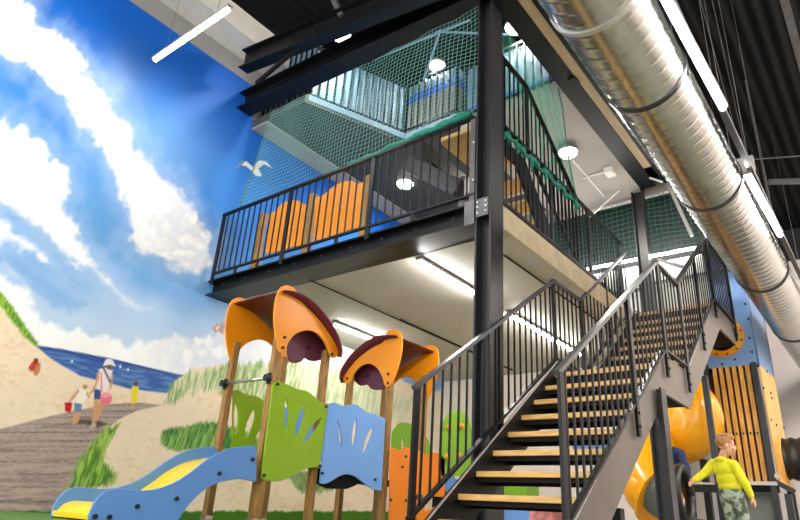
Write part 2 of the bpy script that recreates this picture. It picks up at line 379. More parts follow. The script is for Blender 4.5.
    c = tuft(c, [(-60, 230), (0, 290), (14, 306), (28, 328), (39, 342), (38, 350), (24, 338), (10, 320), (-2, 304), (-60, 262)], (86, 140, 30), (150, 196, 60), amp=5)
    # grass strip along the foot
    d = py-(511+0.4*np.sin(px/3)); a = sm(d+(blades-.5)*3, -1, 1); c = mix(c, lin((70, 120, 28)), a)
    # small figures painted on the boardwalk and the beach
    def blob(c, poly, col, soft=0.5):
        d = sdf(px, py, poly); return mix(c, lin(col), sm(d, -soft, soft))
    def ell(c, x, y, rx, ry, col): 
        d = 1-np.sqrt(((px-x)/rx)**2+((py-y)/ry)**2); return mix(c, lin(col), sm(d*min(rx, ry), -.35, .5))
    skin = (216, 160, 120)
    c = blob(c, [(71, 424), (84, 424), (98, 428), (108, 424), (98, 420), (80, 419)], (96, 80, 72), 1.5)
    # grown-up with sun hat and pink bag
    c = blob(c, [(94.5, 400), (98.5, 401), (98, 412), (95, 424), (91.5, 424), (93, 412)], skin)
    c = blob(c, [(99.5, 400), (105, 402), (102.5, 410), (98, 420), (95.5, 423), (97, 412)], skin)
    c = blob(c, [(89.5, 427), (93, 423), (96.5, 424), (95, 428), (90, 429)], (190, 180, 170))
    c = blob(c, [(94, 389), (101, 390), (100.5, 400), (94, 399.5)], (60, 84, 140))
    c = blob(c, [(99, 369), (106, 368), (112.5, 371), (112, 380), (110, 391), (101, 391), (97, 388), (99, 378)], (242, 228, 232))
    c = blob(c, [(97.5, 372), (99.5, 371), (99, 378), (95.5, 388), (90.5, 395), (89.5, 393), (94.5, 385)], skin)
    c = blob(c, [(111.5, 373), (113, 376), (111.5, 388), (109, 391), (109.5, 384)], skin)
    c = blob(c, [(102, 367), (104, 367), (111.5, 382), (110, 384)], (70, 74, 84))
    c = blob(c, [(100.6, 372), (101.8, 372), (102.5, 392), (101, 392)], (226, 104, 130))
    c = ell(c, 106, 398.5, 6.2, 6.6, (238, 122, 142)); c = ell(c, 106, 395, 4.5, 3, (248, 160, 172))
    c = ell(c, 109, 366, 3.6, 3.4, (120, 90, 70)); c = blob(c, [(103, 366), (106, 359), (112, 359), (114.5, 364), (116, 366.5), (110, 364.5)], (232, 234, 240)); 
    # child with red bucket
    c = blob(c, [(75, 411), (78.5, 411), (76, 421), (74, 425), (71, 423)], skin); c = blob(c, [(78.5, 411), (81, 412), (79, 420), (77, 424), (74.5, 423)], skin)
    c = blob(c, [(74.5, 402), (82, 403), (81, 413), (77, 412), (74, 411)], (104, 140, 186))
    c = blob(c, [(79, 388), (86, 387), (89, 392), (86.5, 398), (82.5, 404), (74.5, 402), (77, 396)], (246, 240, 228))
    c = blob(c, [(78, 389), (79.5, 391), (72, 401), (69, 402), (70, 399)], skin); c = blob(c, [(87, 390), (90, 397), (89, 399), (86, 394)], skin)
    c = ell(c, 84, 384.5, 4.6, 2.6, (244, 226, 196)); c = ell(c, 85, 387, 2.6, 2.4, (196, 140, 90))
    c = blob(c, [(64.5, 402.5), (72.5, 403.5), (70.5, 413), (65, 411.5)], (206, 22, 34)); c = ell(c, 68.5, 403.3, 3.9, 1.2, (140, 10, 22))
    # child in yellow further along
    c = blob(c, [(132, 386), (139, 387), (138, 395), (136, 403), (133, 404), (130.5, 402), (132, 394)], (244, 222, 50)); c = ell(c, 136, 383.5, 2.2, 2.6, (110, 70, 50)); c = blob(c, [(132, 404), (134.5, 404), (134, 408), (132, 408.5)], skin)
    # sitting figure in red on the dune
    c = blob(c, [(28, 368), (32, 362), (37, 360), (40, 364), (38, 370), (36, 372), (30, 371)], (196, 66, 50)); c = ell(c, 36, 360.5, 2.6, 2.6, (110, 56, 40)); c = blob(c, [(36, 366), (41, 362), (40, 371), (37, 376), (33, 374)], (200, 130, 90))
    # sails and glints
    for x, y in ((72, 361), (120.5, 366.5), (128, 369)): c = blob(c, [(x-1.2, y+1.5), (x, y-2), (x+1, y+1.5)], (244, 246, 250), .3)
    # gulls
    c = blob(c, [(236, 168.5), (241, 162), (246, 161), (250, 164.5), (253, 167), (259, 160.5), (266, 161.5), (272, 168), (264, 164), (258.5, 168.5), (262, 176), (256, 176), (252, 171), (246, 166), (240, 165)], (226, 226, 226)); c = blob(c, [(236, 168.5), (241, 162), (246, 161), (242, 165)], (120, 124, 130))
    c = blob(c, [(212, 328), (218, 322), (219, 328), (222.5, 320), (224, 326), (223, 335), (219, 331), (215, 333)], (190, 160, 150)); c = blob(c, [(215, 328), (219, 325), (218, 331)], (236, 226, 220))
    return np.clip(c, 0, 1)

def build_mural():
    ys = [-4.0, -2, 0]+list(np.arange(0.7, 1.62, 0.012))
    xs_px = np.concatenate([np.arange(-60, 480, 1.0)])
    yy = [onX(x, 420, XW).y for x in np.arange(-400, 480, 1.0)]; yy = [y for y in yy if 1.63 < y < 16]
    ys = sorted(ys+yy+[16.0]); zs = np.concatenate([np.arange(0, 6.8, 0.0135), [6.8]])
    YY, ZZ = np.meshgrid(np.array(ys), zs, indexing='ij'); ny, nz = YY.shape
    # artwork coordinates
    Yc = np.maximum(YY, 0.75); w = np.stack([np.full_like(YY, XW), Yc, ZZ-H], -1)
    dz = w@AF; px = 400+F*(w@AR)/dz; py = 260-F*(w@AU)/dz
    px = px.ravel(); py = py.ravel()
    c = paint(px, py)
    Y = YY.ravel(); Z = ZZ.ravel()
    # beyond the deck: lower wall fades to the plain cream the wall has there
    ztop = onX(300, 150, XW).z
    c = np.where(((Z > 6.47) | ((Y > 4.72) & (Z > ztop)))[:, None], lin((150, 148, 148))*0.8, c)
    verts = np.stack([np.full(Y.size, XW), Y, Z], -1)
    i = np.arange(ny-1)[:, None]*nz+np.arange(nz-1)[None, :]
    faces = np.stack([i, i+nz, i+nz+1, i+1], -1).reshape(-1, 4)
    me = bpy.data.meshes.new('wall_left'); me.vertices.add(len(verts)); me.vertices.foreach_set('co', verts.ravel())
    nf = len(faces); me.loops.add(nf*4); me.loops.foreach_set('vertex_index', faces.ravel().astype(np.int32))
    me.polygons.add(nf); me.polygons.foreach_set('loop_start', np.arange(0, nf*4, 4, dtype=np.int32)); me.update()
    ca = me.color_attributes.new('artwork', 'FLOAT_COLOR', 'POINT')
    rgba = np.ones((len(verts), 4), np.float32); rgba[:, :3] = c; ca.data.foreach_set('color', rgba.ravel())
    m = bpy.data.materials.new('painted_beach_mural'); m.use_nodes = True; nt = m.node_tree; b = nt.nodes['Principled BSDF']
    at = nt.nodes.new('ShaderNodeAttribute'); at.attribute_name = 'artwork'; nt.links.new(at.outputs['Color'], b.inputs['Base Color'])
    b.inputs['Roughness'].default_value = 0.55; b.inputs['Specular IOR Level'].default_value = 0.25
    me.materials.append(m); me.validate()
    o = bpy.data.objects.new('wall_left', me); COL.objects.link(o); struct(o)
    o['label'] = 'long wall painted with a beach mural, blue sky and dunes'
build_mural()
struct(MB().box((XW-0.2, -4, 0), (XW-0.01, 16, 7.3)).build('wall_left_masonry', 'wallgrey'))
struct(MB().box((-7.4, -4, -0.1), (6, 16, 0)).build('floor', 'floorgrey'))
struct(MB().box((XW, -4, 0.0), (-4.3, 7.2, 0.008)).build('floor_carpet', 'floor'))
struct(MB().box((-7.4, 16, 0), (6, 16.2, 6.4)).build('wall_far', 'wallcream'))
struct(MB().box((-7.4, 16, 6.4), (6, 16.2, 7.4)).build('wall_far_upper', 'blackwall'))
struct(MB().box((XW, 10.2, 0), (-2.75, 10.3, 2.82)).build('wall_back', 'wallcream'))
struct(MB().box((-5.2, 9.8, 3.06), (-1.95, 9.88, 4.34)).build('wall_gallery', 'wallpale'))
struct(MB().box((6, -4, 0), (6.2, 16, 7.4)).build('wall_right', 'wallcream'))
struct(MB().box((-6.66, -4, 7.2), (6.2, 16.2, 7.3)).build('ceiling', 'ceiling'))
# grey band and white bulkhead where the painted wall meets the roof
struct(MB().box((XW, -4, 6.80), (-6.66, 16, 7.3)).build('ceiling_bulkhead', 'ledge'))
# mezzanine floor slab
SX = -2.645
struct(MB().box((XW, 4.87, 2.83), (SX-0.005, 10.2, 3.05)).add([(SX-0.005, 4.73, 2.83), (SX-0.005, 4.87, 2.83), (-2.83, 4.87, 2.83), (-2.83, 4.73, 2.83), (SX-0.005, 4.73, 3.05), (SX-0.005, 4.87, 3.05), (-2.83, 4.87, 3.05), (-2.83, 4.73, 3.05)], [(0, 1, 2, 3), (7, 6, 5, 4), (0, 4, 5, 1), (1, 5, 6, 2), (2, 6, 7, 3), (3, 7, 4, 0)]).build('mezzanine_slab', 'soffit'))
struct(MB().box((SX-0.005, 4.74, 2.80), (SX+0.012, 8.44, 3.045)).build('mezzanine_slab_edge', 'concrete'))
for k, (a, b) in enumerate((((310, 280), (402, 337)), ((400, 319), (468, 349)), ((504, 255), (560, 297)))):
    p = onZ(*a, 2.828); q = onZ(*b, 2.828)
    struct(MB().box((p.x-0.012, p.y, 2.822), (p.x+0.012, max(q.y, 9.9), 2.83)).build('trim_%d' % (k+1), 'dark'))
# upper floor slab with its pale soffit
struct(MB().box((-4.30, 6.40, 5.55), (-2.66, 9.62, 5.75)).build('upper_floor_slab', 'soffit2'))
struct(MB().prism([(XW, 4.75), (-5.95, 4.75), (-5.35, 6.40), (-4.30, 6.40), (-4.30, 9.62), (XW, 9.62)], 'Z', 5.73, 5.88).build('upper_floor_slab', 'slabdark'))
struct(MB().box((-6.0, 9.62, 5.50), (-1.0, 9.72, 5.75)).build('trim_4', 'soffit2'))

# world: soft neutral daylight added to brighten the hall through the front left open
w = bpy.data.worlds.new('ambient_fill'); SC.world = w; w.use_nodes = True
w.node_tree.nodes['Background'].inputs[0].default_value = (1, 0.97, 0.93, 1); w.node_tree.nodes['Background'].inputs[1].default_value = 2.1

# ================================================================== STEELWORK
def column(x0, x1, y0, y1, z1, label, z0=0.0):
    o = empty('steel_column', ((x0+x1)/2, (y0+y1)/2, z0), label, 'column', 'structural columns')
    ym = (y0+y1)/2
    b = MB().box((x0, y0, z0+0.02), (x0+0.018, y1, z1)).box((x1-0.018, y0, z0+0.02), (x1, y1, z1)).box((x0+0.018, ym-0.006, z0+0.02), (x1-0.018, ym+0.006, z1))
    b.build('shaft', 'column', o)
    MB().box((x0-0.04, y0-0.02, z0), (x1+(0.04 if z0 == 0 else 0), y1+0.02, z0+0.02)).build('base_plate', 'steel', o)
    return o
c1 = column(-2.82, SX, 4.485, 4.715, 5.72, 'dark grey steel column at the corner of the balcony, passing behind the stair rail')
c2 = column(-2.84, -2.66, 9.44, 9.60, 5.70, 'dark steel column behind the stairs under the duct', 3.05)
# connection plates with bolts on column 1
pl = MB().box((-2.93, 4.465, 2.80), (-2.82, 4.485, 3.06)).box((-2.80, 4.47, 2.86), (-2.665, 4.484, 3.05)).build('splice_plate', 'steelgrey', c1)
b = MB()
for x in (-2.78, -2.69):
    for z in (2.90, 2.955, 3.01): b.disc((x, 4.465, z), (0, 1, 0), 0.010, 0.014, 8)
for z in (3.28, 3.72): b.disc((-2.835, 4.47, z), (0, 1, 0), 0.012, 0.016, 8)
b.build('bolt', 'bright', pl)

def ibeam_x(x0, x1, y0, y1, za0, za1, depth, m):   # beam along X, bottom height za0 at x0, za1 at x1
    mb = MB(); t = 0.016; ym = (y0+y1)/2
    def slab(ya, yb, la, lb):
        mb.add([(x0, ya, za0+la), (x1, ya, za1+la), (x1, yb, za1+la), (x0, yb, za0+la), (x0, ya, za0+lb), (x1, ya, za1+lb), (x1, yb, za1+lb), (x0, yb, za0+lb)],
               [(0, 3, 2, 1), (4, 5, 6, 7), (0, 1, 5, 4), (1, 2, 6, 5), (2, 3, 7, 6), (3, 0, 4, 7)])
    slab(y0, y1, 0, t); slab(y0, y1, depth-t, depth); slab(ym-.006, ym+.006, t, depth-t)
    return mb
e = empty('steel_beam', (-5, 4.6, 2.83), 'dark steel edge beam carrying the balcony railing', 'beam', 'steel beams')
mb = MB().box((XW+.01, 4.50, 2.835), (-2.84, 4.865, 2.85)).box((XW+.01, 4.50, 3.03), (-2.84, 4.70, 3.048)).box((XW+.01, 4.60, 2.85), (-2.84, 4.615, 3.03))
mb.build('profile', 'steel', e)
b = MB()
for i in range(9):
    x = -6.9+i*0.47; b.disc((x, 4.592, 2.99), (0, 1, 0), 0.011, 0.014, 8)
b.build('bolt', 'steelgrey', e)
e = empty('steel_beam', (-5, 4.55, 5.7), 'large black roof beam running from the mural to the corner column', 'beam', 'steel beams')
ibeam_x(XW+.01, -2.60, 4.40, 4.66, 5.90, 5.64, 0.30, 'steel').build('profile', 'steel', e)
e = empty('steel_beam', (-5, 4.7, 6.6), 'black sloping rafter above the large roof beam by the mural', 'beam', 'steel beams')
ibeam_x(-6.70, -2.60, 4.02, 4.20, 6.21, 5.49, 0.34, 'steel').build('profile', 'steel', e)
MB().bar((-6.30, 4.12, 5.80), (-5.40, 4.12, 6.05), 0.05, 0.05).build('diagonal_brace', 'steel', e)
MB().bar((-4.65, 4.11, 6.12), (-5.2, 4.11, 7.2), 0.07, 0.07).build('hanger', 'steelgrey', e)
e = empty('steel_beam', (-2.5, 6.5, 5.5), 'long black beam beside the pale timber strip and the duct', 'beam', 'steel beams')
MB().box((-2.66, 4.2, 5.53), (-2.42, 9.42, 5.545)).box((-2.66, 4.2, 5.80), (-2.42, 9.42, 5.815)).box((-2.547, 4.2, 5.545), (-2.533, 9.42, 5.80)).build('profile', 'steel', e)
MB().box((-2.50, 6.15, 5.50), (-2.40, 6.3, 5.53)).build('bracket', 'steel', e)
o = MB().box((-2.415, 3.6, 5.54), (-2.295, 8.80, 5.66)).build('timber_strip', 'timber')
tag(o, 'pale timber strip running along the underside of the roof beams', 'timber strip')
o = MB().box((-2.29, 3.6, 5.53), (-2.05, 9.40, 5.83)).build('steel_beam', 'steel')
tag(o, 'black beam between the timber strip and the duct', 'beam', 'steel beams')
o = MB().box((-2.86, 9.42, 5.70), (-1.85, 9.60, 6.1)).build('steel_beam', 'steel'); tag(o, 'black crossbeam on top of the far column', 'beam', 'steel beams')

# ================================================================== DUCT
ZD, XD, RD = 3.4+H, -0.314*3.4-0.0, 0.312
def duct():
    o = empty('ventilation_duct', (XD, 6, ZD), 'big round galvanised spiral ventilation duct crossing the upper right', 'duct')
    Y0, Y1 = 1.2, 15.95; seg = 64; pitch = 0.13; per = 12
    mb = MB(); pr = [0]*10+[0.003, 0.003]
    n = int((Y1-Y0)/(pitch/per)); vs = []; fs = []
    for i in range(n+1):
        for k in range(seg):
            ph = (i-k*per/seg) % per; i0 = int(ph); fr = ph-i0
            rr = RD+pr[i0]*(1-fr)+pr[(i0+1) % per]*fr
            a = 2*PI*k/seg; vs.append((XD+rr*math.cos(a), Y0+i*pitch/per, ZD+rr*math.sin(a)))
    for i in range(n):
        for k in range(seg): fs.append((i*seg+k, i*seg+(k+1) % seg, (i+1)*seg+(k+1) % seg, (i+1)*seg+k))
    mb.add(vs, fs); s = mb.build('shell', 'duct', o, smooth=True)
    for j, y in enumerate((3.17, 4.17, 6.12, 8.80, 11.4)):
        ring = MB(); n2 = 64; vs = []; fs = []
        prof = [(-0.02, RD+0.002), (-0.02, RD+0.013), (0.02, RD+0.013), (0.02, RD+0.002)]
        for k in range(n2):
            a = 2*PI*k/n2
            for dy, rr in prof: vs.append((XD+rr*math.cos(a), y+dy, ZD+rr*math.sin(a)))
        for k in range(n2):
            for q in range(4): fs.append((k*4+q, k*4+(q+1) % 4, ((k+1) % n2)*4+(q+1) % 4, ((k+1) % n2)*4+q))
        ring.add(vs, fs); r = ring.build('clamp_ring', 'bright' if j == 0 else 'column', o, smooth=False)
        if j == 0: r['label'] = 'bright clamp ring on duct'
        MB().tube([(XD-0.25, y, ZD+0.2), (XD-0.25, y, 7.2)], 0.003, 6).build('hanger_wire', 'steelgrey', o)
        MB().tube([(XD+0.25, y, ZD+0.2), (XD+0.25, y, 7.2)], 0.003, 6).build('hanger_wire', 'steelgrey', o)
duct()

# ================================================================== LAMPS
def tube_light(a, b, label, drop=True, power=45, ceil=7.2, group='tube lights hung from the roof', dm='tube'):
    a = Vector(a); b = Vector(b); c = (a+b)/2; d = (b-a).normalized()
    o = empty('tube_light', c, label, 'light', group)
    MB().bar(a-d*0.03+Vector((0, 0, .035)), b+d*0.03+Vector((0, 0, .035)), 0.07, 0.04).build('housing', 'housing', o)
    MB().tube([a, b], 0.026, 12).build('diffuser', dm, o, smooth=True)
    for t in (0.15, 0.85):
        p = a+(b-a)*t
        if drop and ceil > p.z+0.1: MB().tube([p+Vector((0, 0, .05)), Vector((p.x, p.y, ceil))], 0.003, 6).build('wire', 'steelgrey', o)
    return o
TL = onZ(155, 60, 5.45); TR = onZ(228, 10, 5.45)
tube_light(TL, TR, 'bright tube light hanging in front of the blue painted sky', power=60)
yA = (TL.y+TR.y)/2
for i in range(2):  # two unseen tubes added to light the painted wall
    tube_light((-6.6, yA-2.6*(i+1), 5.45), (-5.1, yA-2.6*(i+1), 5.45), 'added unseen tube light over the near end of the mural', power=60)
tube_light(onZ(655, -20, 3.45), onZ(723, 108, 3.45), 'long tube light beside the duct, nearer of the two', power=45)
tube_light(onZ(748, 177, 3.45), onZ(780, 235, 3.45), 'tube light beside the duct, farther of the two', power=35)
p = onZ(722, 108, 3.5); q = onZ(748, 177, 3.5); r = onZ(785, 245, 3.5)
o = MB().bar((p.x, 1.0, 3.53), (r.x, 10.5, 3.53), 0.05, 0.05).build('lighting_track', 'steelgrey'); tag(o, 'dark lighting track carrying the tube lights beside the duct', 'lighting track')
GU = 'tube lights under the balcony'
a = onZ(420, 262, 2.77)
tube_light(a, (a.x, 6.35, 2.77), 'tube light under the balcony, left of the corner column', False, 26, group=GU)
a = onZ(335, 325, 2.77)
tube_light(a, (a.x, a.y+1.25, 2.77), 'tube light under the balcony above the playhouse roofs', False, 26, group=GU)
a = onZ(510, 315, 2.77)
tube_light(a, (a.x, 9.2, 2.77), 'long tube light under the balcony behind the stair railing', False, 32, group=GU)
# ledge light on the far gallery
o = MB().bar((-4.6, 9.70, 4.42), (-1.95, 9.70, 4.42), 0.03, 0.035).build('tube_light', 'tube'); tag(o, 'long horizontal light line under the green net behind the stairs', 'light')
def globe(px, py, z, label, power, r=0.16):
    c = onZ(px, py, z)
    o = empty('ceiling_lamp', c, label, 'light', 'round ceiling lamps')
    MB().tube([c+Vector((0, 0, 0.10)), c+Vector((0, 0, 0.05))], r*1.04, 28).build('rim', 'housing', o)
    mb = MB(); vs = [(c.x, c.y, c.z-0.04)]; fs = []; n = 28
    for i in range(1, 6):
        rr = r*math.sin(i/5*PI/2); zz = c.z+0.05-0.09*math.cos(i/5*PI/2)
        for k in range(n): vs.append((c.x+rr*math.cos(2*PI*k/n), c.y+rr*math.sin(2*PI*k/n), zz))
    for k in range(n): fs.append((0, 1+k, 1+(k+1) % n))
    for i in range(4):
        for k in range(n): fs.append((1+i*n+k, 1+(i+1)*n+k, 1+(i+1)*n+(k+1) % n, 1+i*n+(k+1) % n))
    mb.add(vs, fs).build('diffuser', 'globe', o, smooth=True)
    arealight('lamp', c-Vector((0, 0, 0.06)), 0.25, 0.25, power, (1, .95, .86), parent=o)
globe(340, 36, 6.9, 'round lamp between the two black roof beams', 30, 0.16)
globe(437, 68, 7.0, 'round lamp seen through the net above the blue padding', 30, 0.13)
globe(514, 30, 6.9, 'round lamp just right of the corner column, half hidden by a beam', 30, 0.13)
globe(568, 155, 5.40, 'round lamp on the pale upper soffit right of the net', 40, 0.14)
globe(405, 186, 5.67, 'round lamp glowing behind the balcony railing, beside the orange boards', 30, 0.15)

# ================================================================== MAIN STAIRCASE
RISE, RUN = 0.1775, 0.243
XL, XR = SX+0.025, -1.585
def nose(k): return (3.95+RUN*(k-2), RISE*k) if k <= 9 else (6.74+RUN*(k-10), RISE*k)
st = empty('staircase', (-2.1, 3.5, 0), 'steel staircase with open wooden treads and dark railings, two flights up', 'staircase')
LZ = RISE*9; TZ = 3.05
slope = RISE/RUN
def stringer(x0, x1):
    # closed outline in (Y, z)
    top = [(3.46, 0.0), (3.46, 0.07+slope*(3.46-3.65)+0.0)]
    def nz(y): return 0.34+slope*(y-3.95)                     # nosing line of the first flight
    def nz2(y): return RISE*10+slope*(y-6.74)
    y1 = 3.95+(1.72-0.085-0.34)/slope
    y2 = 6.74+(1.72-0.085-RISE*10)/slope
    y3 = 6.74+(3.09-0.085-RISE*10)/slope
    up = [(3.38, max(0.0, nz(3.38)+0.085)), (y1, 1.72), (y2, 1.72), (y3, 3.09), (9.40, 3.09)]
    b1 = 3.95+(1.34+0.32-0.34)/slope
    b2 = 6.74+(1.34+0.27-RISE*10)/slope
    b3 = 6.74+(2.70+0.27-RISE*10)/slope
    bot = [(9.40, 2.71), (b3+0.1, 2.70), (b2, 1.34), (b1-0.0, 1.34), (3.95+(0+0.32-0.34)/slope, 0.0), (3.38, 0.0)]
    return MB().prism(up+bot, 'X', x0, x1)
a = stringer(XL, XL+0.03).build('stringer', 'stringer', st); a.data.materials[0] = M['steel']; b = stringer(XR-0.04, XR-0.012).build('stringer', 'stringer', st)  # left one near-black: shade on its inner face put into the colour
# saw-tooth edge strip on top of the stringer
tx0, tx1 = XL+0.03, XR-0.041
proto = None
for k in list(range(1, 9))+list(range(10, 17)):
    y, z = nose(k)
    mb = MB().box((tx0, y, z-0.042), (tx1, y+0.275, z))
    t = mb.build('tread', 'tread', st, bevel=0.004)
    MB().box((tx0, y+0.03, z-0.075), (tx1, y+0.06, z-0.042)).box((tx0, y+0.235, z-0.085), (tx1, y+0.270, z-0.042)).box((tx0, y+0.06, z-0.05), (tx1, y+0.235, z-0.0425)).build('tread_tray', 'dark', t)
y9 = nose(9)[0]
l = MB().box((tx0, y9, LZ-0.042), (tx1, 6.76, LZ)).build('landing', 'tread', st)
MB().box((tx0, y9+0.02, LZ-0.2), (tx1, y9+0.05, LZ-0.042)).box((tx0, 6.68, LZ-0.2), (tx1, 6.72, LZ-0.042)).box((tx0, y9+.05, LZ-0.06), (tx1, 6.7, LZ-0.043)).build('landing_frame', 'dark', l)
l = MB().box((tx0, 8.44, TZ-0.042), (tx1, 9.40, TZ)).build('landing', 'tread', st)
MB().box((tx0, 8.45, TZ-0.2), (tx1, 8.48, TZ-0.042)).box((tx0, 8.48, TZ-0.07), (tx1, 9.38, TZ-0.043)).build('landing_frame', 'dark', l)
for (ya, yb, zz) in ((5.58, 6.42, 1.345), (8.42, 9.40, 2.705)):
    MB().box((XL+0.03, ya, zz), (XR-0.03, yb, zz+0.02)).build('landing_underside', 'dark', st)
# columns carrying the stair
sc = MB().box((-1.555, 5.42, 0), (-1.54, 5.56, 1.33)).box((-1.665, 5.42, 0), (-1.65, 5.56, 1.33)).box((-1.65, 5.485, 0), (-1.555, 5.495, 1.33)).build('support_column', 'column', st)
MB().box((-1.66, 4.42, 0), (-1.60, 4.5, .32)).build('support_column', 'steel', st)
# ---- railings
def railing_x(parent, name, x, nodes, drop, post_ys, bar_lo, bar_hi, step=0.11, post_dx=0, post_down=0.0, top_mat='handrail'):
    """nodes: (Y, ztop) polyline of the handrail in a plane of constant X"""
    mb = MB()
    for (ya, za), (yb, zb) in zip(nodes[:-1], nodes[1:]):
        mb.bar((x, ya-0.01, za), (x, yb+0.01, zb), 0.045, 0.03)
    top = mb.build(name, top_mat, parent)
    mb = MB()
    for (ya, za), (yb, zb) in zip(nodes[:-1], nodes[1:]):
        mb.bar((x, ya-0.005, za-drop), (x, yb+0.005, zb-drop), 0.04, 0.022)
    mb.build('bottom_rail', 'rail', top)
    def zt(y):
        for (ya, za), (yb, zb) in zip(nodes[:-1], nodes[1:]):
            if ya <= y <= yb: return za+(zb-za)*(y-ya)/(yb-ya)
        return nodes[-1][1]
    base = None; y = nodes[0][0]+step
    while y < nodes[-1][0]-0.03:
        if min(abs(y-p) for p in post_ys) > 0.035:
            z = zt(y)
            if base is None:
                base = MB().bar((x, y, z-drop), (x, y, z), 0.014, 0.014, (0, 1, 0)).build('baluster', 'rail', top, loc=(x, y, z)); 
            else:
                c = copy_part(base, top, (0, 0, 0)); c.location = Vector((x, y, z))-wloc(top)
        y += step
    for p in post_ys:
        z = zt(p); MB().box((x-0.012+post_dx, p-0.028, z-drop-post_down), (x+0.012+post_dx, p+0.028, z)).build('newel_post', 'rail', top)
        if post_down:
            for dz in (0.08, 0.18): MB().disc((x+post_dx+0.016, p, z-drop-post_down+dz), (1, 0, 0), 0.012, 0.016, 8).build('bolt', 'bolt', top)
    return top
zf = lambda y: 0.905+H+slope*0.93*(y-3.49)
sl1 = (2.5-0.905)/(5.80-3.49)
nR = [(3.47, 0.905+H-0.01), (5.80, 2.5+H), (6.50, 2.5+H), (8.23, 3.775+H), (9.40, 3.775+H)]
nL = [(3.45, 0.885+H), (5.78, 2.5+H), (6.50, 2.5+H), (8.23, 3.775+H)]
railing_x(st, 'railing', XR+0.004, nR, 0.875, [3.49, 4.85, 5.80, 6.50, 7.36, 8.23, 9.37], 0, 0, 0.112, post_dx=0.012, post_down=0.26)
railing_x(st, 'railing', XL-0.02, nL, 0.855, [3.475, 4.65, 5.78, 6.50, 7.36], 0, 0, 0.112, post_down=0.22)
# toothed strip at the stringer edge
for X in (XR-0.004, XL+0.034):
    for (ya, za), (yb, zb) in (((3.5, 0.34+0.09+slope*(3.5-3.95)), (5.70, 1.725)), ((6.55, 1.725), (8.35, 3.09))):
        mb = MB(); L = math.hypot(yb-ya, zb-za); n = int(L/0.11)
        mb.bar((X, ya, za-0.004), (X, yb, zb-0.004), 0.01, 0.003)
        for i in range(n):
            t0 = i/n; t1 = (i+(0.6 if X > -2 else 1.0))/n
            mb.bar((X, ya+(yb-ya)*t0, za+(zb-za)*t0), (X, ya+(yb-ya)*t1, za+(zb-za)*t1), 0.012, 0.009)
        mb.build('edge_strip', 'bright', st)

# ================================================================== BALCONY RAILINGS
o = empty('balcony_railing', (-5, 4.5, 3.05), 'black balcony railing facing the playhouses, above the edge beam', 'railing')
zt, zb_ = 4.045, 3.135
mb = MB().bar((-7.06, 4.5, zt), (-2.84, 4.5, zt), 0.045, 0.03); mb.build('handrail', 'rail', o)
MB().bar((-7.06, 4.5, zb_), (-2.84, 4.5, zb_), 0.035, 0.025).build('bottom_rail', 'rail', o)
base = None; x = -7.06+0.12
while x < -2.86:
    if base is None: base = MB().bar((x, 4.5, zb_), (x, 4.5, zt), 0.014, 0.014, (0, 1, 0)).build('baluster', 'rail', o, loc=(x, 4.5, zb_))
    else: c = copy_part(base, o, (0, 0, 0)); c.location = Vector((x, 4.5, zb_))-wloc(o)
    x += 0.118
for x in (-7.04, -5.63, -4.22, -2.865):
    MB().box((x-0.03, 4.488, 2.98), (x+0.03, 4.512, zt)).build('newel_post', 'steelgrey' if x > -3 else 'rail', o)
for x in (-6.55, -6.1, -5.15, -4.7, -3.6): MB().box((x-0.02, 4.489, 3.03), (x+0.02, 4.511, zb_)).build('bracket', 'rail', o)
o = empty('balcony_railing', (SX, 6, 3.05), 'black railing along the stair side of the balcony', 'railing')
railing_x(o, 'railing', SX-0.035, [(4.74, 4.05), (8.2, 4.05)], 0.92, [4.76, 5.9, 7.0, 8.1], 0, 0, 0.105, top_mat='rail')
# second flight inside the balcony, climbing towards the camera side
s2 = empty('staircase', (-3.4, 5.5, 3.05), 'upper staircase with brown wooden treads behind the balcony railing', 'staircase')
zz = 3.40; yy = 6.62
nn = 0
while zz < 4.1:
    t = MB().box((-3.75, yy-0.27, zz), (-2.98, yy, zz+0.04)).build('tread', 'tread', s2)
    MB().box((-3.72, yy-0.02, zz-0.03), (-3.0, yy+0.005, zz)).build('tread_tray', 'bright', t)
    zz += 0.2; yy -= 0.19; nn += 1
MB().prism([(6.75, 3.05), (6.75, 3.30), (5.80, 4.28), (4.86, 4.28), (4.86, 4.08), (5.60, 4.08), (6.5, 3.05)], 'X', -2.98, -2.95).build('stringer', 'steel', s2)
MB().prism([(6.75, 3.05), (6.75, 3.30), (5.80, 4.28), (4.86, 4.28), (4.86, 4.08), (5.60, 4.08), (6.5, 3.05)], 'X', -3.78, -3.75).build('stringer', 'steel', s2)
MB().box((-3.55, 4.85, 4.20), (-2.98, 5.75, 4.25)).build('landing', 'tread', s2)
MB().bar((-4.3, 5.2, 4.35), (-3.5, 5.2, 3.75), 0.06, 0.2).build('stringer', 'column', s2)
MB().box((-3.60, 5.35, 3.06), (-3.52, 5.43, 4.0)).build('support_column', 'steelgrey', s2)
railing_x(s2, 'railing', -2.70, [(4.76, 4.99), (5.38, 4.97), (6.70, 4.07)], 0.93, [4.8, 5.38], 0, 0, 0.105, top_mat='rail')

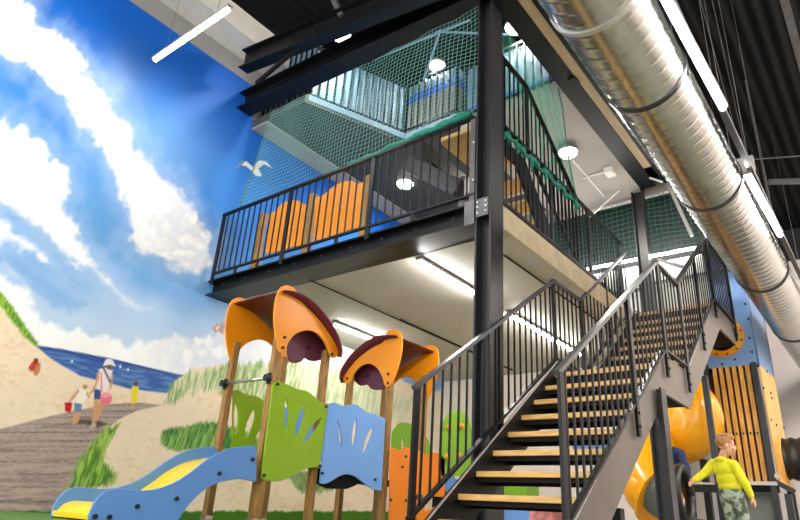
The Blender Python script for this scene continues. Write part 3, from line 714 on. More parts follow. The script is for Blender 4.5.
# ================================================================== SAFETY NETS
def net(label, A, B, C, D, nu, nv, r, m, sag=0.02, wave=0.0, group='green safety nets'):
    """net between corners A,B (bottom) and D,C (top)"""
    A, B, C, D = map(Vector, (A, B, C, D)); mb = MB()
    nrm = (B-A).cross(D-A).normalized()
    def P(u, v):
        p = (A*(1-u)+B*u)*(1-v)+(D*(1-u)+C*u)*v
        s = math.sin(PI*u)*math.sin(PI*v)*wave
        return p+nrm*(s+0.015*math.sin(u*37+v*9))+Vector((0, 0, sag*math.sin(u*21+v*5)*math.sin(PI*v)))
    kseg = 10
    def cord(pts):
        vs = []; fs = []
        for i, p in enumerate(pts):
            d = (pts[min(i+1, len(pts)-1)]-pts[max(i-1, 0)]).normalized(); s = d.cross(nrm).normalized()
            for k in range(3):
                a = 2*PI*k/3; vs.append(p+s*r*math.cos(a)+nrm*r*math.sin(a))
        for i in range(len(pts)-1):
            for k in range(3): fs.append((i*3+k, i*3+(k+1) % 3, i*3+3+(k+1) % 3, i*3+3+k))
        mb.add(vs, fs)
    for i in range(nu+1): cord([P(i/nu, j/kseg) for j in range(kseg+1)])
    for j in range(nv+1): cord([P(i/(kseg*2), j/nv) for i in range(kseg*2+1)])
    o = mb.build('safety_net', m); tag(o, label, 'net', group); return o
na = onY(240, 206, 4.56); nb = onY(272, 118, 4.56)
n1 = net('teal safety net stretched above the front balcony railing', (na.x, 4.56, 4.10), (-2.85, 4.56, 4.10), (-2.85, 4.56, 5.62), (nb.x, 4.56, 5.62), 66, 26, 0.0019, 'netteal', wave=0.04)
pts = [Vector((-7.0+i*0.12, 4.54+0.012*math.sin(i*1.7), 4.085+0.012*math.sin(i*2.3)+max(0, (i-18))*0.0045)) for i in range(35)]
MB().tube(pts, [0.012 if i < 10 else 0.018+0.0012*(i-10)+0.008*math.sin(i*2.9) for i in range(35)], 8).build('border_rope', 'rope', n1, smooth=True)
pts = [Vector((na.x, 4.56, 4.08)), Vector((nb.x, 4.56, 5.66))]
MB().tube(pts, 0.012, 6).build('border_rope', 'netgreen', n1)
n2 = net('dark green safety net along the stair side of the balcony', (-2.73, 4.75, 4.0), (-2.73, 6.75, 4.0), (-2.73, 6.35, 5.52), (-2.73, 4.75, 5.52), 52, 40, 0.0024, 'netgreen2', wave=0.02)
mb = MB(); rp = []
for i in range(18): rp.append(Vector((-2.66, 4.78+i*0.11, 4.0-0.05-0.03*math.sin(i*1.9))))
mb.tube(rp, [0.022+0.012*math.sin(i*2.3) for i in range(18)], 8).build('border_rope', 'rope', n2, smooth=True)
for i in range(11):    # hanging folds of gathered net
    y = 4.85+i*0.17; l_ = 0.13+0.07*math.sin(i*2.7)
    MB().tube([(-2.665, y, 4.0), (-2.655, y+0.03, 4.0-l_*0.5), (-2.67, y+0.05, 4.0-l_)], [0.03, 0.022, 0.008], 6).build('gathered_fold', 'rope', n2, smooth=True)
rp = [onX(x, y, -2.72) for x, y in ((558, 88), (561, 100), (563, 112), (565, 130), (567, 146), (569, 160), (573, 182), (578, 205))]
MB().tube(rp, 0.010, 6).build('border_rope', 'netgreen', n2)
n3 = net('dark green safety net across the far gallery behind the second column', (-4.6, 9.64, 4.40), (-1.2, 9.64, 4.40), (-1.2, 9.64, 5.60), (-4.6, 9.64, 5.60), 38, 14, 0.0045, 'netgreen', wave=0.015)
o = struct(MB().box((-4.8, 9.95, 4.36), (-1.0, 10.0, 5.7)).build('wall_gallery_upper', 'blackwall'))
o = MB().bar(onY(650, 178, 9.0), onY(662, 182, 8.9), 0.03, 0.03).build('conduit', 'white'); tag(o, 'short pale conduit right of the far column', 'pipe')
o = MB().bar(onY(668, 184, 9.5), onY(692, 236, 9.5), 0.06, 0.05).build('cable_tray', 'soffit2'); tag(o, 'pale diagonal cable tray in front of the dark green net', 'cable tray')
o = MB().bar(onY(590, 217, 9.3), onY(622, 188, 9.3), 0.025, 0.02).build('conduit', 'white'); tag(o, 'thin pale diagonal rod below the upper soffit', 'pipe')
a = onZ(573, 160, 5.54); b = onZ(604, 196, 5.54)
o = MB().bar(a, b, 0.03, 0.02).build('conduit', 'ledge'); tag(o, 'thin conduit across the upper soffit beside the round lamp', 'pipe')
c = onZ(610, 172, 5.50)
o = empty('emergency_lamp', c, 'small white box lamp on the upper soffit near the second column', 'lamp')
MB().box(c-Vector((0.07, 0.10, 0.05)), c+Vector((0.07, 0.10, 0.05))).build('body', 'white', o, bevel=0.01)
MB().bar(c-Vector((0.45, 0.0, -.03)), c-Vector((0.07, 0, -.03)), 0.02, 0.02).build('cable', 'white', o)
# grey frames and struts at the foot of the gallery wall
for i, (a, b) in enumerate((((658, 260), (684, 267)), ((640, 286), (730, 269)), ((595, 297), (655, 287)))):
    o = MB().bar(onY(*a, 9.7), onY(*b, 9.7), 0.04, 0.05).build('gallery_strut', 'steelgrey'); tag(o, ['slanting dark strut on the pale gallery wall', 'long dark rail across the pale gallery wall', 'short dark rail low on the gallery wall, left of the stair landing'][i], 'strut')

# ================================================================== UPPER GALLERY (third level)
def pad_guard(name, label, p, q, z0, z1, step, blue=(0.45, 0.62), panel='padwhite', low='padgrey'):
    p = Vector((p[0], p[1], 0)); q = Vector((q[0], q[1], 0)); d = (q-p).normalized(); nn_ = Vector((d.y, -d.x, 0)); L = (q-p).length
    o = empty(name, p+Vector((0, 0, z0)), label, 'railing', 'guards of the upper gallery')
    Hh = z1-z0
    off = -nn_*0.06
    def strip(a, b, nm, m):
        MB().bar(p+off+Vector((0, 0, (a+b)/2*Hh+z0)), q+off+Vector((0, 0, (a+b)/2*Hh+z0)), 0.04, (b-a)*Hh).build(nm, m, o)
    strip(0.0, blue[0], 'lower_panel', low); strip(blue[0], blue[1], 'blue_band', 'padblue'); strip(blue[1], 0.97, 'upper_panel', panel)
    MB().bar(p+Vector((0, 0, z1)), q+Vector((0, 0, z1)), 0.04, 0.04).build('handrail', 'rail', o)
    MB().bar(p+Vector((0, 0, z0+.05)), q+Vector((0, 0, z0+.05)), 0.03, 0.03).build('bottom_rail', 'rail', o)
    n = int(L/step); base = None
    for i in range(n+1):
        c = p+d*(L*i/n)
        if base is None: base = MB().bar((c.x, c.y, z0), (c.x, c.y, z1), 0.022, 0.022, (0, 1, 0)).build('baluster', 'rail', o, loc=(c.x, c.y, z0))
        else: k = copy_part(base, o, (0, 0, 0)); k.location = Vector((c.x, c.y, z0))-wloc(o)
    return o
pad_guard('gallery_guard', 'pale striped guard of the upper gallery next to the mural', (-5.97, 4.86), (-5.37, 6.36), 5.89, 6.85, 0.12, (0.05, 0.08), 'padwhite', 'ledge')
pad_guard('gallery_guard', 'pale striped guard of the upper gallery between the two black roof beams', (-7.12, 4.88), (-5.99, 4.88), 5.89, 7.1, 0.12, (0.05, 0.08), 'padwhite', 'ledge')
pad_guard('gallery_guard', 'guard with blue band under the netting, left of the corner column', (-5.35, 6.36), (-4.38, 6.36), 5.89, 6.85, 0.12, (0.60, 0.78))
pad_guard('gallery_guard', 'short return of the blue banded guard beside the corner column', (-4.36, 6.38), (-4.26, 7.6), 5.89, 6.85, 0.14, (0.60, 0.78))
pad_guard('gallery_guard', 'white padded guard with blue tube right of the corner column', (-4.2, 6.38), (-2.72, 6.38), 5.76, 6.70, 0.12, (0.10, 0.18))
struct(MB().box((XW+.01, 4.75, 5.70), (-6.78, 9.6, 5.729)).build('trim_5', 'wallgrey'))
struct(MB().prism([(-5.93, 4.80), (-5.99, 4.80), (-5.40, 6.42), (-4.28, 6.42), (-4.28, 6.37), (-5.34, 6.37)], 'Z', 5.79, 5.89).build('trim_6', 'padwhite'))
# hanging pipes below the black roof
for a, b, l in (((395, 30), (520, 35), 'bluish horizontal pipe near the roof seen through the net, by the round lamp'), ((372, 60), (470, 20), 'slanting pipe near the roof seen through the net'), ((441, 28), (424, 80), 'hanging pipe seen through the net')):
    o = MB().tube([onZ(*a, 6.95), onZ(*b, 6.95 if 'hanging' not in l else 6.5)], 0.017, 8).build('roof_pipe', 'padwhite'); tag(o, l, 'pipe')
# roof rods and cables on the right
for i, (a, b, r_) in enumerate((((712, 0), (765, 240), .006), ((745, 80), (775, 235), .006), ((700, 0), (735, 130), .006), ((745, 160), (800, 156), .012))):
    o = MB().tube([onZ(*a, 6.6), onZ(*b, 6.6)], r_, 6).build('roof_cable', 'steelgrey'); tag(o, ['long thin cable below the black roof at the right', 'thin cable nearer the duct at the right', 'thin cable above the nearer tube light', 'thin horizontal rod below the black roof at the right'][i], 'cable')
a = onZ(783, -5, 6.9); b = onZ(806, 80, 6.9)
o = MB().bar(a, b, 0.10, 0.05).build('cable_tray', 'steelgrey'); tag(o, 'grey cable tray in the top right corner', 'cable tray')
a = onZ(768, 182, 6.9); b = onZ(812, 181, 6.9)
o = MB().bar(a, b, 0.10, 0.08).build('cable_tray', 'steelgrey'); tag(o, 'grey crosswise tray right of the duct', 'cable tray')

# ================================================================== TODDLER PLAYHOUSES
XN = -4.80                                    # near board plane
def O(pts, plane, val, sub=4, sharp=(), closed=True):
    f_ = {'X': onX, 'Y': onY}[plane]
    P = [f_(a, b, val) for a, b in pts]
    return spline([tuple(p) for p in P], closed, sub, sharp)
def bolts(pts, plane, val, parent, r=0.016, name='bolt', m='bolt'):
    for a, b in pts:
        p = (onX if plane == 'X' else onY)(a, b, val)
        ax = (1, 0, 0) if plane == 'X' else (0, 1, 0)
        MB().disc(p, ax, r, 0.02, 10).build(name, m, parent, smooth=False)
def wood_post(x, y, z0, z1, parent, w=0.076, foot=True, m='post', name='post'):
    o = MB().box((x-w/2, y-w/2, z0), (x+w/2, y+w/2, z1)).build(name, m, parent, bevel=0.008)
    if foot: MB().box((x-w/2-.004, y-w/2-.004, z0), (x+w/2+.004, y+w/2+.004, z0+0.09)).build('post_foot', 'chrome', o)
    return o
t1 = empty('playhouse_tower', (-5.2, 4.35, 0), 'playhouse tower with lime green side boards and arched orange gables, at the slide', 'playhouse')
PX0, PX1, PY0, PY1 = -5.60, -4.895, 4.03, 4.73
for (x, y) in ((PX1, PY0), (PX1, PY1), (PX0, PY0), (PX0, PY1)): wood_post(x, y, 0, 1.86, t1)
# orange gable boards
gab = [(278, 293), (275, 303), (273.9, 316), (274.6, 330), (276.6, 341), (278.8, 350.5), (282, 353), (285.3, 350.3), (287.8, 342.1), (295, 334), (306.6, 330.2), (316.4, 333.1), (323.8, 341.3), (328.7, 352), (331.6, 357.2), (335.4, 357), (337.6, 351.1), (332.7, 340.5), (322.9, 325.8), (313.1, 314.3), (303, 304.2), (297, 297.5), (295.8, 292), (293, 288), (286.5, 285.6), (280.6, 288)]
g1 = board('gable', O(gab, 'X', XN, 4), 'X', XN, 0.022, 'orange', t1)
bolts([(284.5, 337.3), (282.8, 347.6), (332, 354)], 'X', XN+0.015, g1)
g2 = copy_part(g1, t1, (PX0-PX1-0.09, 0, 0))
# curved maroon roof sheet
def sheet_yz(curve, x0, x1, t, parent, name='roof', taper=0.0, m='maroon'):
    P = spline([tuple(p) for p in curve], False, 5); n = len(P); vs = []; fs = []
    for i, p in enumerate(P):
        d = (P[min(i+1, n-1)]-P[max(i-1, 0)]).normalized(); nn_ = Vector((0, -d.z, d.y))
        if nn_.z < 0: nn_ = -nn_
        k = min(1, i/(n*0.5)); xb = x1+taper*(k-1)
        vs += [(x0, p.y, p.z), (xb, p.y, p.z), (xb, p.y+nn_.y*t, p.z+nn_.z*t), (x0, p.y+nn_.y*t, p.z+nn_.z*t)]
    for i in range(n-1):
        for q in range(4): fs.append((i*4+q, i*4+(q+1) % 4, i*4+4+(q+1) % 4, i*4+4+q))
    fs += [(0, 1, 2, 3), tuple(range(n*4-4, n*4))[::-1]]
    o = MB().add(vs, fs).build(name, m, parent); smooth_angle(o, 40); return o
def loft(rows, m, parent, t=0.016):
    """curved sheet through rows of points, given thickness along its own normals"""
    rows = [spline([tuple(p) for p in r_], False, 4) for r_ in rows]; n = len(rows[0]); k = len(rows)
    vs = [p for r_ in rows for p in r_]; fs = [(a*n+i, a*n+i+1, (a+1)*n+i+1, (a+1)*n+i) for a in range(k-1) for i in range(n-1)]
    o = MB().add(vs, fs).build('roof', m, parent, smooth=True); so = o.modifiers.new('thickness', 'SOLIDIFY'); so.thickness = t; so.offset = 1
    # thickness must grow upwards, away from the gables
    if sum(f.normal.z for f in o.data.polygons) < 0: o.data.flip_normals()
    return o
cA = [onX(a, b, XN) for a, b in ((281.5, 292.4), (291, 296.7), (303, 303.8), (313.5, 313.4), (323.3, 324.9), (333, 339.7), (338.6, 351), (338.4, 357))]
cB = [onX(a, b, XN+0.10) for a, b in ((284, 291.2), (295, 292.5), (306.8, 297.4), (319.5, 308), (329.6, 321), (337.4, 335.6), (341.3, 349.5), (340.5, 356.5))]
short = lambda c: c[:5]+[c[4]+(c[k]-c[4])*0.45 for k in range(5, len(c))]
loft([[p+Vector((-0.82, 0, 0)) for p in short(cA)], [p+Vector((-0.4, 0, 0.012)) for p in short(cA)], cA, cB], 'maroon', t1)
lob = [(288, 340), (292, 332), (306, 328), (320, 332), (326, 342), (324, 352), (321.5, 358), (316, 360.8), (309.5, 360.2), (304.6, 357.8), (300, 361.6), (293.5, 362.8), (288.8, 359.6), (287.4, 350)]
lb = board('lobed_board', O(lob, 'X', XN-0.16, 3), 'X', XN-0.16, 0.02, 'plum', t1)
bolts([(308, 347.5)], 'X', XN-0.145, lb, 0.02)
# green side boards with petal slots
gb = [(272.8, 384), (278.5, 381.8), (286.7, 384.7), (296.5, 389.5), (306.3, 391.3), (314.5, 397.5), (321, 403.3), (327.4, 403.6), (318.8, 467), (307.7, 467.7), (298.5, 471), (289.2, 476.9), (280, 480.3), (269.2, 480.8), (261, 478.3)]
s1 = [(285.2, 397.6), (287.8, 405), (288.4, 414), (287.5, 425), (285.6, 432), (284, 424), (283.4, 413), (283.9, 404)]
s2_ = [(303, 405), (304.7, 411), (301.4, 425.6), (296.5, 437), (294.4, 432.1), (296.5, 419)]
s3 = [(320.4, 417.2), (319.6, 423), (312.8, 433.8), (305.3, 443), (304.1, 439), (309.6, 427.2)]
gbd = board('side_board', O(gb, 'X', XN, 4, (0, 7, 8, 14)), 'X', XN, 0.022, 'green', t1, holes=[O(s, 'X', XN, 4) for s in (s1, s2_, s3)])
bolts([(277.5, 384.2), (326, 406.5), (264, 475.3), (320, 466)], 'X', XN+0.016, gbd)
gb2 = [(283, 386)]+gb[2:8]+[(321, 452), (283, 452)]
def shifted(pts, sub, sharp=(), dx=-0.795): return [p+Vector((dx, 0, 0)) for p in O(pts, 'X', XN, sub, sharp)]
board('side_board', shifted(gb2, 4, (0, 6, 7, 8)), 'X', XN-0.795, 0.022, 'green', t1, holes=[shifted(q, 4) for q in (s1, s2_, s3)])
MB().box((PX0+0.45, PY0, 0.63), (PX1+0.05, PY1, 0.66)).build('deck', 'dark', t1)
a = onY(225.5, 383.5, PY0-0.07); b = onY(274.5, 378, PY0-0.07)
gr = MB().tube([(PX0, PY0-0.07, a.z), (PX1, PY0-0.07, a.z)], 0.017, 12).build('grab_bar', 'chrome', t1, smooth=True)
for x in (PX0, PX1):
    MB().tube([(x, PY0-0.10, a.z), (x, PY0-0.04, a.z)], 0.036, 14).box((x-0.022, PY0-0.062, a.z-0.055), (x+0.022, PY0-0.044, a.z+0.055)).build('bar_clamp', 'bolt', gr)

# ---- second tower
QX1, QY0 = -4.895, 5.88
QX0 = onY(339, 500, QY0).x; QY1 = QY0+0.72
t2 = empty('playhouse_tower', (-5.3, 6.2, 0), 'wooden playhouse tower with orange lower boards and mirrored orange and maroon roof, nearer the stairs', 'playhouse')
for (x, y) in ((QX1, QY0), (QX0, QY0), (QX0, QY1), (QX1, QY1)): wood_post(x, y, 0, 1.98, t2)
YN = QY0-0.055
gab2 = [(400.6, 333), (402, 340), (401.8, 350), (399.5, 362.5), (395.4, 375.6), (391, 384.6), (387.6, 387), (384.8, 384.6), (383, 377.2), (377.4, 367.6), (369.2, 363.6), (361, 366.3), (354.5, 373.1), (351.3, 379.7), (348.8, 383.2), (345.3, 382.4), (343.7, 377.2), (351.3, 367.0), (359.4, 358.0), (372.5, 348.2), (383, 343), (385.8, 338), (387.5, 332.3), (393.8, 329.6)]
g3 = board('gable', O(gab2, 'Y', YN, 4), 'Y', YN, 0.022, 'orange', t2)
bolts([(388.4, 374), (388, 383), (347.3, 378.6)], 'Y', YN-0.015, g3)
copy_part(g3, t2, (0, QY1-QY0+0.08, 0))
cA = [onY(a, b, YN) for a, b in ((398, 337.8), (385, 341.1), (372.3, 347.4), (359.2, 357.2), (351, 366.2), (343.2, 377), (342, 383))]
cB = [onY(a, b, YN-0.10) for a, b in ((396.5, 336.4), (384, 335.8), (372.5, 338.0), (361, 345.6), (350, 356.4), (341.6, 370), (340.4, 378))]
loft([[p+Vector((0, QY1-QY0+0.15, 0)) for p in short(cA)], [p+Vector((0, 0.4, 0.012)) for p in short(cA)], cA, cB], 'maroon', t2)
lob2 = [(353, 372), (358, 364), (369, 360), (380, 364), (386, 374), (386, 384), (384, 388), (377.4, 389.8), (371, 388.2), (367.6, 384.4), (361, 385.4), (356, 381.6)]
lb = board('lobed_board', O(lob2, 'Y', YN+0.16, 3), 'Y', YN+0.16, 0.02, 'plum', t2)
bolts([(367.5, 376)], 'Y', YN+0.145, lb, 0.02)
ob = [(390.4, 450), (394, 447.8), (399.6, 451), (405.4, 447.4), (411.5, 451), (413, 452), (413, 535), (389, 535)]
b1_ = board('orange_board', O(ob, 'X', XN, 3, (0, 5, 6, 7)), 'X', XN, 0.022, 'orange2', t2)
bolts([(406, 456.5), (402.3, 467), (391, 500), (405.8, 500.5)], 'X', XN+0.016, b1_)
ob = [(414, 453), (420, 451.5), (426, 455), (433, 453), (440, 455), (444, 460), (444, 497), (414, 494)]
board('orange_board', O(ob, 'X', XN, 3, (0, 5, 6, 7)), 'X', XN, 0.022, 'orange2', t2)
ob = [(417, 500), (424, 500), (424, 512), (440, 505), (445, 520), (440, 530), (417, 530)]
board('orange_board', O(ob, 'X', XN, 3, (0, 1, 2, 3, 4, 5, 6)), 'X', XN, 0.022, 'orange2', t2)
gh = [(392, 462), (392, 436), (395, 428), (401, 423), (410, 424), (416, 431), (428, 440), (430, 462)]
b2_ = board('green_board', O(gh, 'X', QX0-0.06, 4, (0, 7)), 'X', QX0-0.06, 0.022, 'dkgreen', t2, holes=[O([(402.5, 436), (404, 444), (403, 453), (400.5, 444)], 'X', QX0-0.06, 3)])
MB().box((QX0, QY0, 0.56), (QX1, QY1, 0.60)).build('deck', 'dark', t2)
# ---- bridge with the blue board between the two towers
br = empty('play_bridge', (-5.2, 5.3, 0), 'light blue slotted board and dark sagging bridge between the two playhouse towers', 'play bridge')
bb_ = [(327.9, 405.5), (333.5, 402.8), (342.5, 406), (354, 404.6), (360.5, 408), (367, 412.9), (375.2, 414.5), (384.6, 419.3), (380.6, 490.4), (374.6, 489.4), (366.9, 485.4), (360.8, 480.8), (354.6, 476.2), (346.9, 474), (339.2, 475.7), (331.5, 480.3), (325, 483.3), (319.6, 482.8)]
h1 = [(336.2, 419), (339, 425), (341, 434), (341.6, 442), (340.8, 447.4), (339, 444), (338.4, 434)]
h2 = [(355.2, 418), (356.7, 423), (355.6, 436), (352.8, 447.6), (351.2, 441), (352, 430)]
h3 = [(372, 426.6), (372.7, 431), (368.5, 443), (363.8, 454.2), (362.3, 450), (365.8, 437)]
bbd = board('side_board', O(bb_, 'X', XN, 4, (0, 7, 8, 17)), 'X', XN, 0.022, 'blue', br, holes=[O(s, 'X', XN, 4) for s in (h1, h2, h3)])
bolts([(322.3, 473.3), (375.2, 479.7)], 'X', XN+0.016, bbd)
bb2 = bb_[:8]+[(381, 462), (323, 458)]
board('side_board', shifted(bb2, 4, (0, 7, 8, 9)), 'X', XN-0.795, 0.022, 'blue', br, holes=[shifted(q, 4) for q in (h1, h2, h3)])
ln = [onX(a, b, XN-0.03) for a, b in ((324, 481), (328.5, 483.5), (333, 486.3), (339.2, 488.9), (346.9, 489), (354.6, 486), (361.5, 481.5), (372, 478), (372, 470), (346.9, 470), (322, 468))]
MB().prism([(p.y, p.z) for p in ln], 'X', XN-0.22, XN-0.03).build('bridge_deck', 'dark', br)
# ---- slide
sl = empty('slide', (-5.2, 3.3, 0), 'blue sided toddler slide with yellow chute in front of the painted boardwalk', 'slide')
sp = [(255.5, 446.5), (243, 446.5), (225, 450.5), (207, 460), (190, 473), (175, 482.5), (158, 489), (142, 491), (128, 490), (115, 489), (104, 492.5), (95.5, 501), (90, 512), (87, 526), (88, 531), (170, 531), (177, 520), (186, 507), (198, 494), (212, 484.5), (225, 480.5), (240, 478.6), (255.5, 481.5)]
sd = board('side_panel', O(sp, 'X', XN, 4, (0, 13, 14, 15, 22)), 'X', XN, 0.022, 'slideblue', sl)
bolts([(252.6, 459.4), (219.5, 473.6), (176.8, 498.7), (137.3, 506.4), (109.5, 517.2), (95, 516.6)], 'X', XN+0.016, sd, 0.019)
sd2 = copy_part(sd, sl, (-0.60, 0, 0))
# chute follows the side panels a hand below their top edge
tp = [onX(a, b, XN) for a, b in sp[:14]]
prof = []
for p in tp:
    prof.append(Vector((0, p.y, p.z-0.10)))
prof[-1].z = 0.03; prof[-2].z = max(0.06, prof[-2].z-0.02)
prof = spline([(0.0, p.y, p.z) for p in prof], False, 5)
mb = MB(); vs = []; fs = []
for p in prof: vs += [(XN-0.59, p.y, p.z), (XN-0.012, p.y, p.z), (XN-0.012, p.y, p.z-0.012), (XN-0.59, p.y, p.z-0.012)]
n = len(prof)
for i in range(n-1):
    for q in range(4): fs.append((i*4+q, i*4+(q+1) % 4, i*4+4+(q+1) % 4, i*4+4+q))
fs += [(0, 1, 2, 3), tuple(range(n*4-4, n*4))[::-1]]
o = mb.add(vs, fs).build('chute', 'yellow', sl); smooth_angle(o, 40)

# ---- green climbing board by the stairs
cb = empty('climbing_board', (XN, 7.4, 0), 'green rounded climbing board with small orange holds seen through the left stair railing', 'climbing board')
gc = [(440.5, 476), (440.5, 432), (445.8, 417.5), (454.8, 410.6), (464, 414.2), (470.5, 426), (471, 458), (467, 476)]
p0 = onX(455, 440, XN)
g_ = board('climbing_panel', O(gc, 'X', XN, 5, (0, 7)), 'X', XN, 0.022, 'dkgreen', cb)
for a, b in ((449.5, 428), (462, 426), (459.5, 455), (447.6, 457)):
    p = onX(a, b, XN+0.03); mb = MB()
    mb.tube([p+Vector((-0.02, 0, 0)), p+Vector((0.0, 0, 0)), p+Vector((0.025, 0, 0))], [0.045, 0.04, 0.018], 10).build('climbing_hold', 'orange', cb, smooth=True)
pt = onX(453.5, 411, XN-0.05); wood_post(XN-0.06, pt.y, 0, pt.z, cb, m='post', foot=False)
gc = [(446, 473), (455, 479), (467, 484), (461, 500), (452, 504), (446, 492)]
o = board('blue_board', O(gc, 'X', XN, 3, (0, 5)), 'X', XN, 0.022, 'slideblue', cb); bolts([(461.5, 488)], 'X', XN+0.016, o)
pt = onX(448, 490, XN)
MB().box((XN-0.03, pt.y-0.3, 0), (XN-0.01, pt.y+0.15, pt.z)).build('foot_board', 'dark', cb)

# ---- orange board fence standing on the balcony
YB = 4.98
fb = empty('play_fence', (-5.7, YB, 3.05), 'two orange wavy boards between wooden posts standing behind the balcony railing', 'play fence')
for (x, y) in ((263.5, 214), (313.5, 195), (369, 177)):
    p = onY(x, y, YB); wood_post(p.x, YB, 3.05, p.z, fb, 0.10, False)
f1 = [(269, 215.5), (276.5, 210.4), (282.3, 204.2), (290, 201.3), (297.7, 201.3), (304.4, 204.6), (309, 206), (306, 248), (296, 246), (282, 250), (266, 254)]
f2 = [(316, 198.8), (324.6, 195), (332.3, 188.3), (342, 183), (351.5, 181.3), (357.3, 184.4), (365, 182), (362.5, 226.5), (351.5, 229), (336, 234.6), (314, 244)]
def circ(px, py, r, val):
    c = onY(px, py, val); return [Vector((c.x+r*math.cos(a), val, c.z+r*math.sin(a))) for a in [2*PI*i/10 for i in range(10)]]
for f_, hs in ((f1, ((288.5, 222.5), (286, 227.5))), (f2, ((339, 206), (343.5, 204.5), (341, 210)))):
    board('wavy_board', O(f_, 'Y', YB-0.02, 3, (0, 6, 7, 10)), 'Y', YB-0.02, 0.022, 'orange', fb, holes=[circ(a, b, 0.022, YB-0.02) for a, b in hs])
a = onY(269, 232, YB); b = onY(306, 222, YB)
MB().box((a.x, YB-0.012, 3.62), (b.x, YB+0.012, 3.70)).build('cross_bar', 'orange2', fb)
a = onY(316, 216, YB); b = onY(364, 200, YB)
MB().box((a.x, YB-0.012, 3.62), (b.x, YB+0.012, 3.70)).build('cross_bar', 'orange2', fb)
a = onY(283, 254, YB); b = onY(298, 248, YB); MB().box((a.x, YB-.011, 3.09), (b.x, YB+.011, 3.22)).build('green_board', 'green', fb)
a = onY(324, 245, YB); b = onY(336, 238, YB); MB().box((a.x, YB-.011, 3.09), (b.x, YB+.011, 3.24)).build('green_board', 'green', fb)
a = onY(338, 245, YB); b = onY(354, 238, YB); MB().box((a.x, YB-.011, 3.09), (b.x, YB+.011, 3.26)).build('blue_board', 'blue', fb)
a = onY(300, 245, YB); b = onY(312, 238, YB); MB().box((a.x, YB-.011, 3.09), (b.x, YB+.011, 3.20)).build('pink_board', 'pink', fb)

# ================================================================== CLIMBING TOWER ON THE RIGHT
YT = 10.8
ct = empty('climbing_tower', (-2.0, YT+0.8, 0), 'tall climbing tower with blue board, round orange opening and wooden slats', 'climbing tower')
pr_ = onY(758, 366, YT); XRt = pr_.x
zsl = onY(730, 366.5, YT).z; zlow = onY(755, 482, YT).z
hc = onY(721.5, 337, YT); hr = 0.25
outl = [Vector((-2.30, YT, zsl)), Vector((XRt, YT, zsl)), Vector((XRt, YT, 5.1)), Vector((-2.30, YT, 5.1))]
hole = [Vector((hc.x+hr*math.cos(a), YT, hc.z+hr*math.sin(a))) for a in [2*PI*i/40 for i in range(40)]]
fb_ = board('blue_board', outl, 'Y', YT, 0.02, 'towerblue', ct, holes=[hole])
# orange ring and the tube behind the opening
mb = MB(); vs = []; fs = []; n = 40
for i in range(n):
    a = 2*PI*i/n
    for dy, rr in ((-0.035, hr-0.01), (-0.035, hr+0.08), (-0.012, hr+0.09), (0.35, hr-0.01)): vs.append((hc.x+rr*math.cos(a), YT+dy, hc.z+rr*math.sin(a)))
for i in range(n):
    for q in range(4): fs.append((i*4+q, i*4+(q+1) % 4, ((i+1) % n)*4+(q+1) % 4, ((i+1) % n)*4+q))
rg = mb.add(vs, fs).build('opening_ring', 'tubeorange', ct); smooth_angle(rg, 30)
for i in range(12):
    a = 2*PI*i/12+0.2; MB().disc((hc.x+(hr+0.055)*math.cos(a), YT-0.04, hc.z+(hr+0.055)*math.sin(a)), (0, 1, 0), 0.017, 0.02, 8).build('bolt', 'bolt', rg)
MB().box((hc.x-0.45, YT+0.36, hc.z-0.45), (hc.x+0.45, YT+0.40, hc.z+0.45)).build('inner_board', 'dark', ct)
for a, b in ((748.5, 319), (749.5, 338), (735, 359.5), (722, 364), (745, 304), (752, 352)):
    bolts([(a, b)], 'Y', YT-0.015, fb_, 0.018)
# right side: blue above, amber below
def side(pts, m, name):
    o = board(name, [onX(a, b, XRt+0.02) for a, b in pts], 'X', XRt+0.02, 0.02, m, ct); return o
ztopS = 5.1
sd_y1 = onX(773, 374, XRt+0.02).y
za = onX(760.5, 367, XRt+0.02).z; zbk = onX(773, 377, XRt+0.02).z
board('side_board', [Vector((XRt+0.02, YT, za)), Vector((XRt+0.02, sd_y1, zbk)), Vector((XRt+0.02, sd_y1, 5.1)), Vector((XRt+0.02, YT, 5.1))], 'X', XRt+0.02, 0.02, 'towerblue', ct)
zl = onX(776, 484, XRt+0.02).z
sa = board('side_board', [Vector((XRt+0.021, YT, zl)), Vector((XRt+0.021, sd_y1, zl)), Vector((XRt+0.021, sd_y1, zbk)), Vector((XRt+0.021, YT, za))], 'X', XRt+0.021, 0.02, 'amber', ct); sa['label'] = 'amber lower side board'
bolts([(767, 371.4), (770.7, 393), (771.8, 398), (776.4, 425), (763.5, 388), (771, 420), (784, 428)], 'X', XRt+0.035, sa, 0.02)
# slats
xs0 = onY(704, 400, YT).x-0.06
MB().box((-2.30, YT+0.06, zlow), (XRt-0.1, YT+0.10, zsl)).build('slat_backing', 'slatrear', ct)
x = XRt-0.12; 
while x > -2.24:
    MB().box((x-0.062, YT-0.015, zlow), (x, YT+0.02, zsl)).build('slat', 'slat', ct, bevel=0.004)
    x -= 0.095
for z in (zsl-0.05, (zlow*0.6+zsl*0.4)): MB().box((-2.30, YT+0.022, z-0.03), (XRt-0.1, YT+0.05, z+0.03)).build('cross_rail', 'dark', ct)
for i in range(8): MB().disc((XRt-0.15-i*0.095, YT-0.02, zlow*0.6+zsl*0.4), (0, 1, 0), 0.016, 0.02, 8).build('bolt', 'bolt', ct)
MB().box((-2.30, YT-0.10, zlow-0.05), (XRt, YT+0.1, zlow)).build('ledge', 'ledge', ct)
MB().box((-2.30, YT-0.08, zlow-0.14), (XRt, YT+0.1, zlow-0.05)).build('ledge_beam', 'dark', ct)
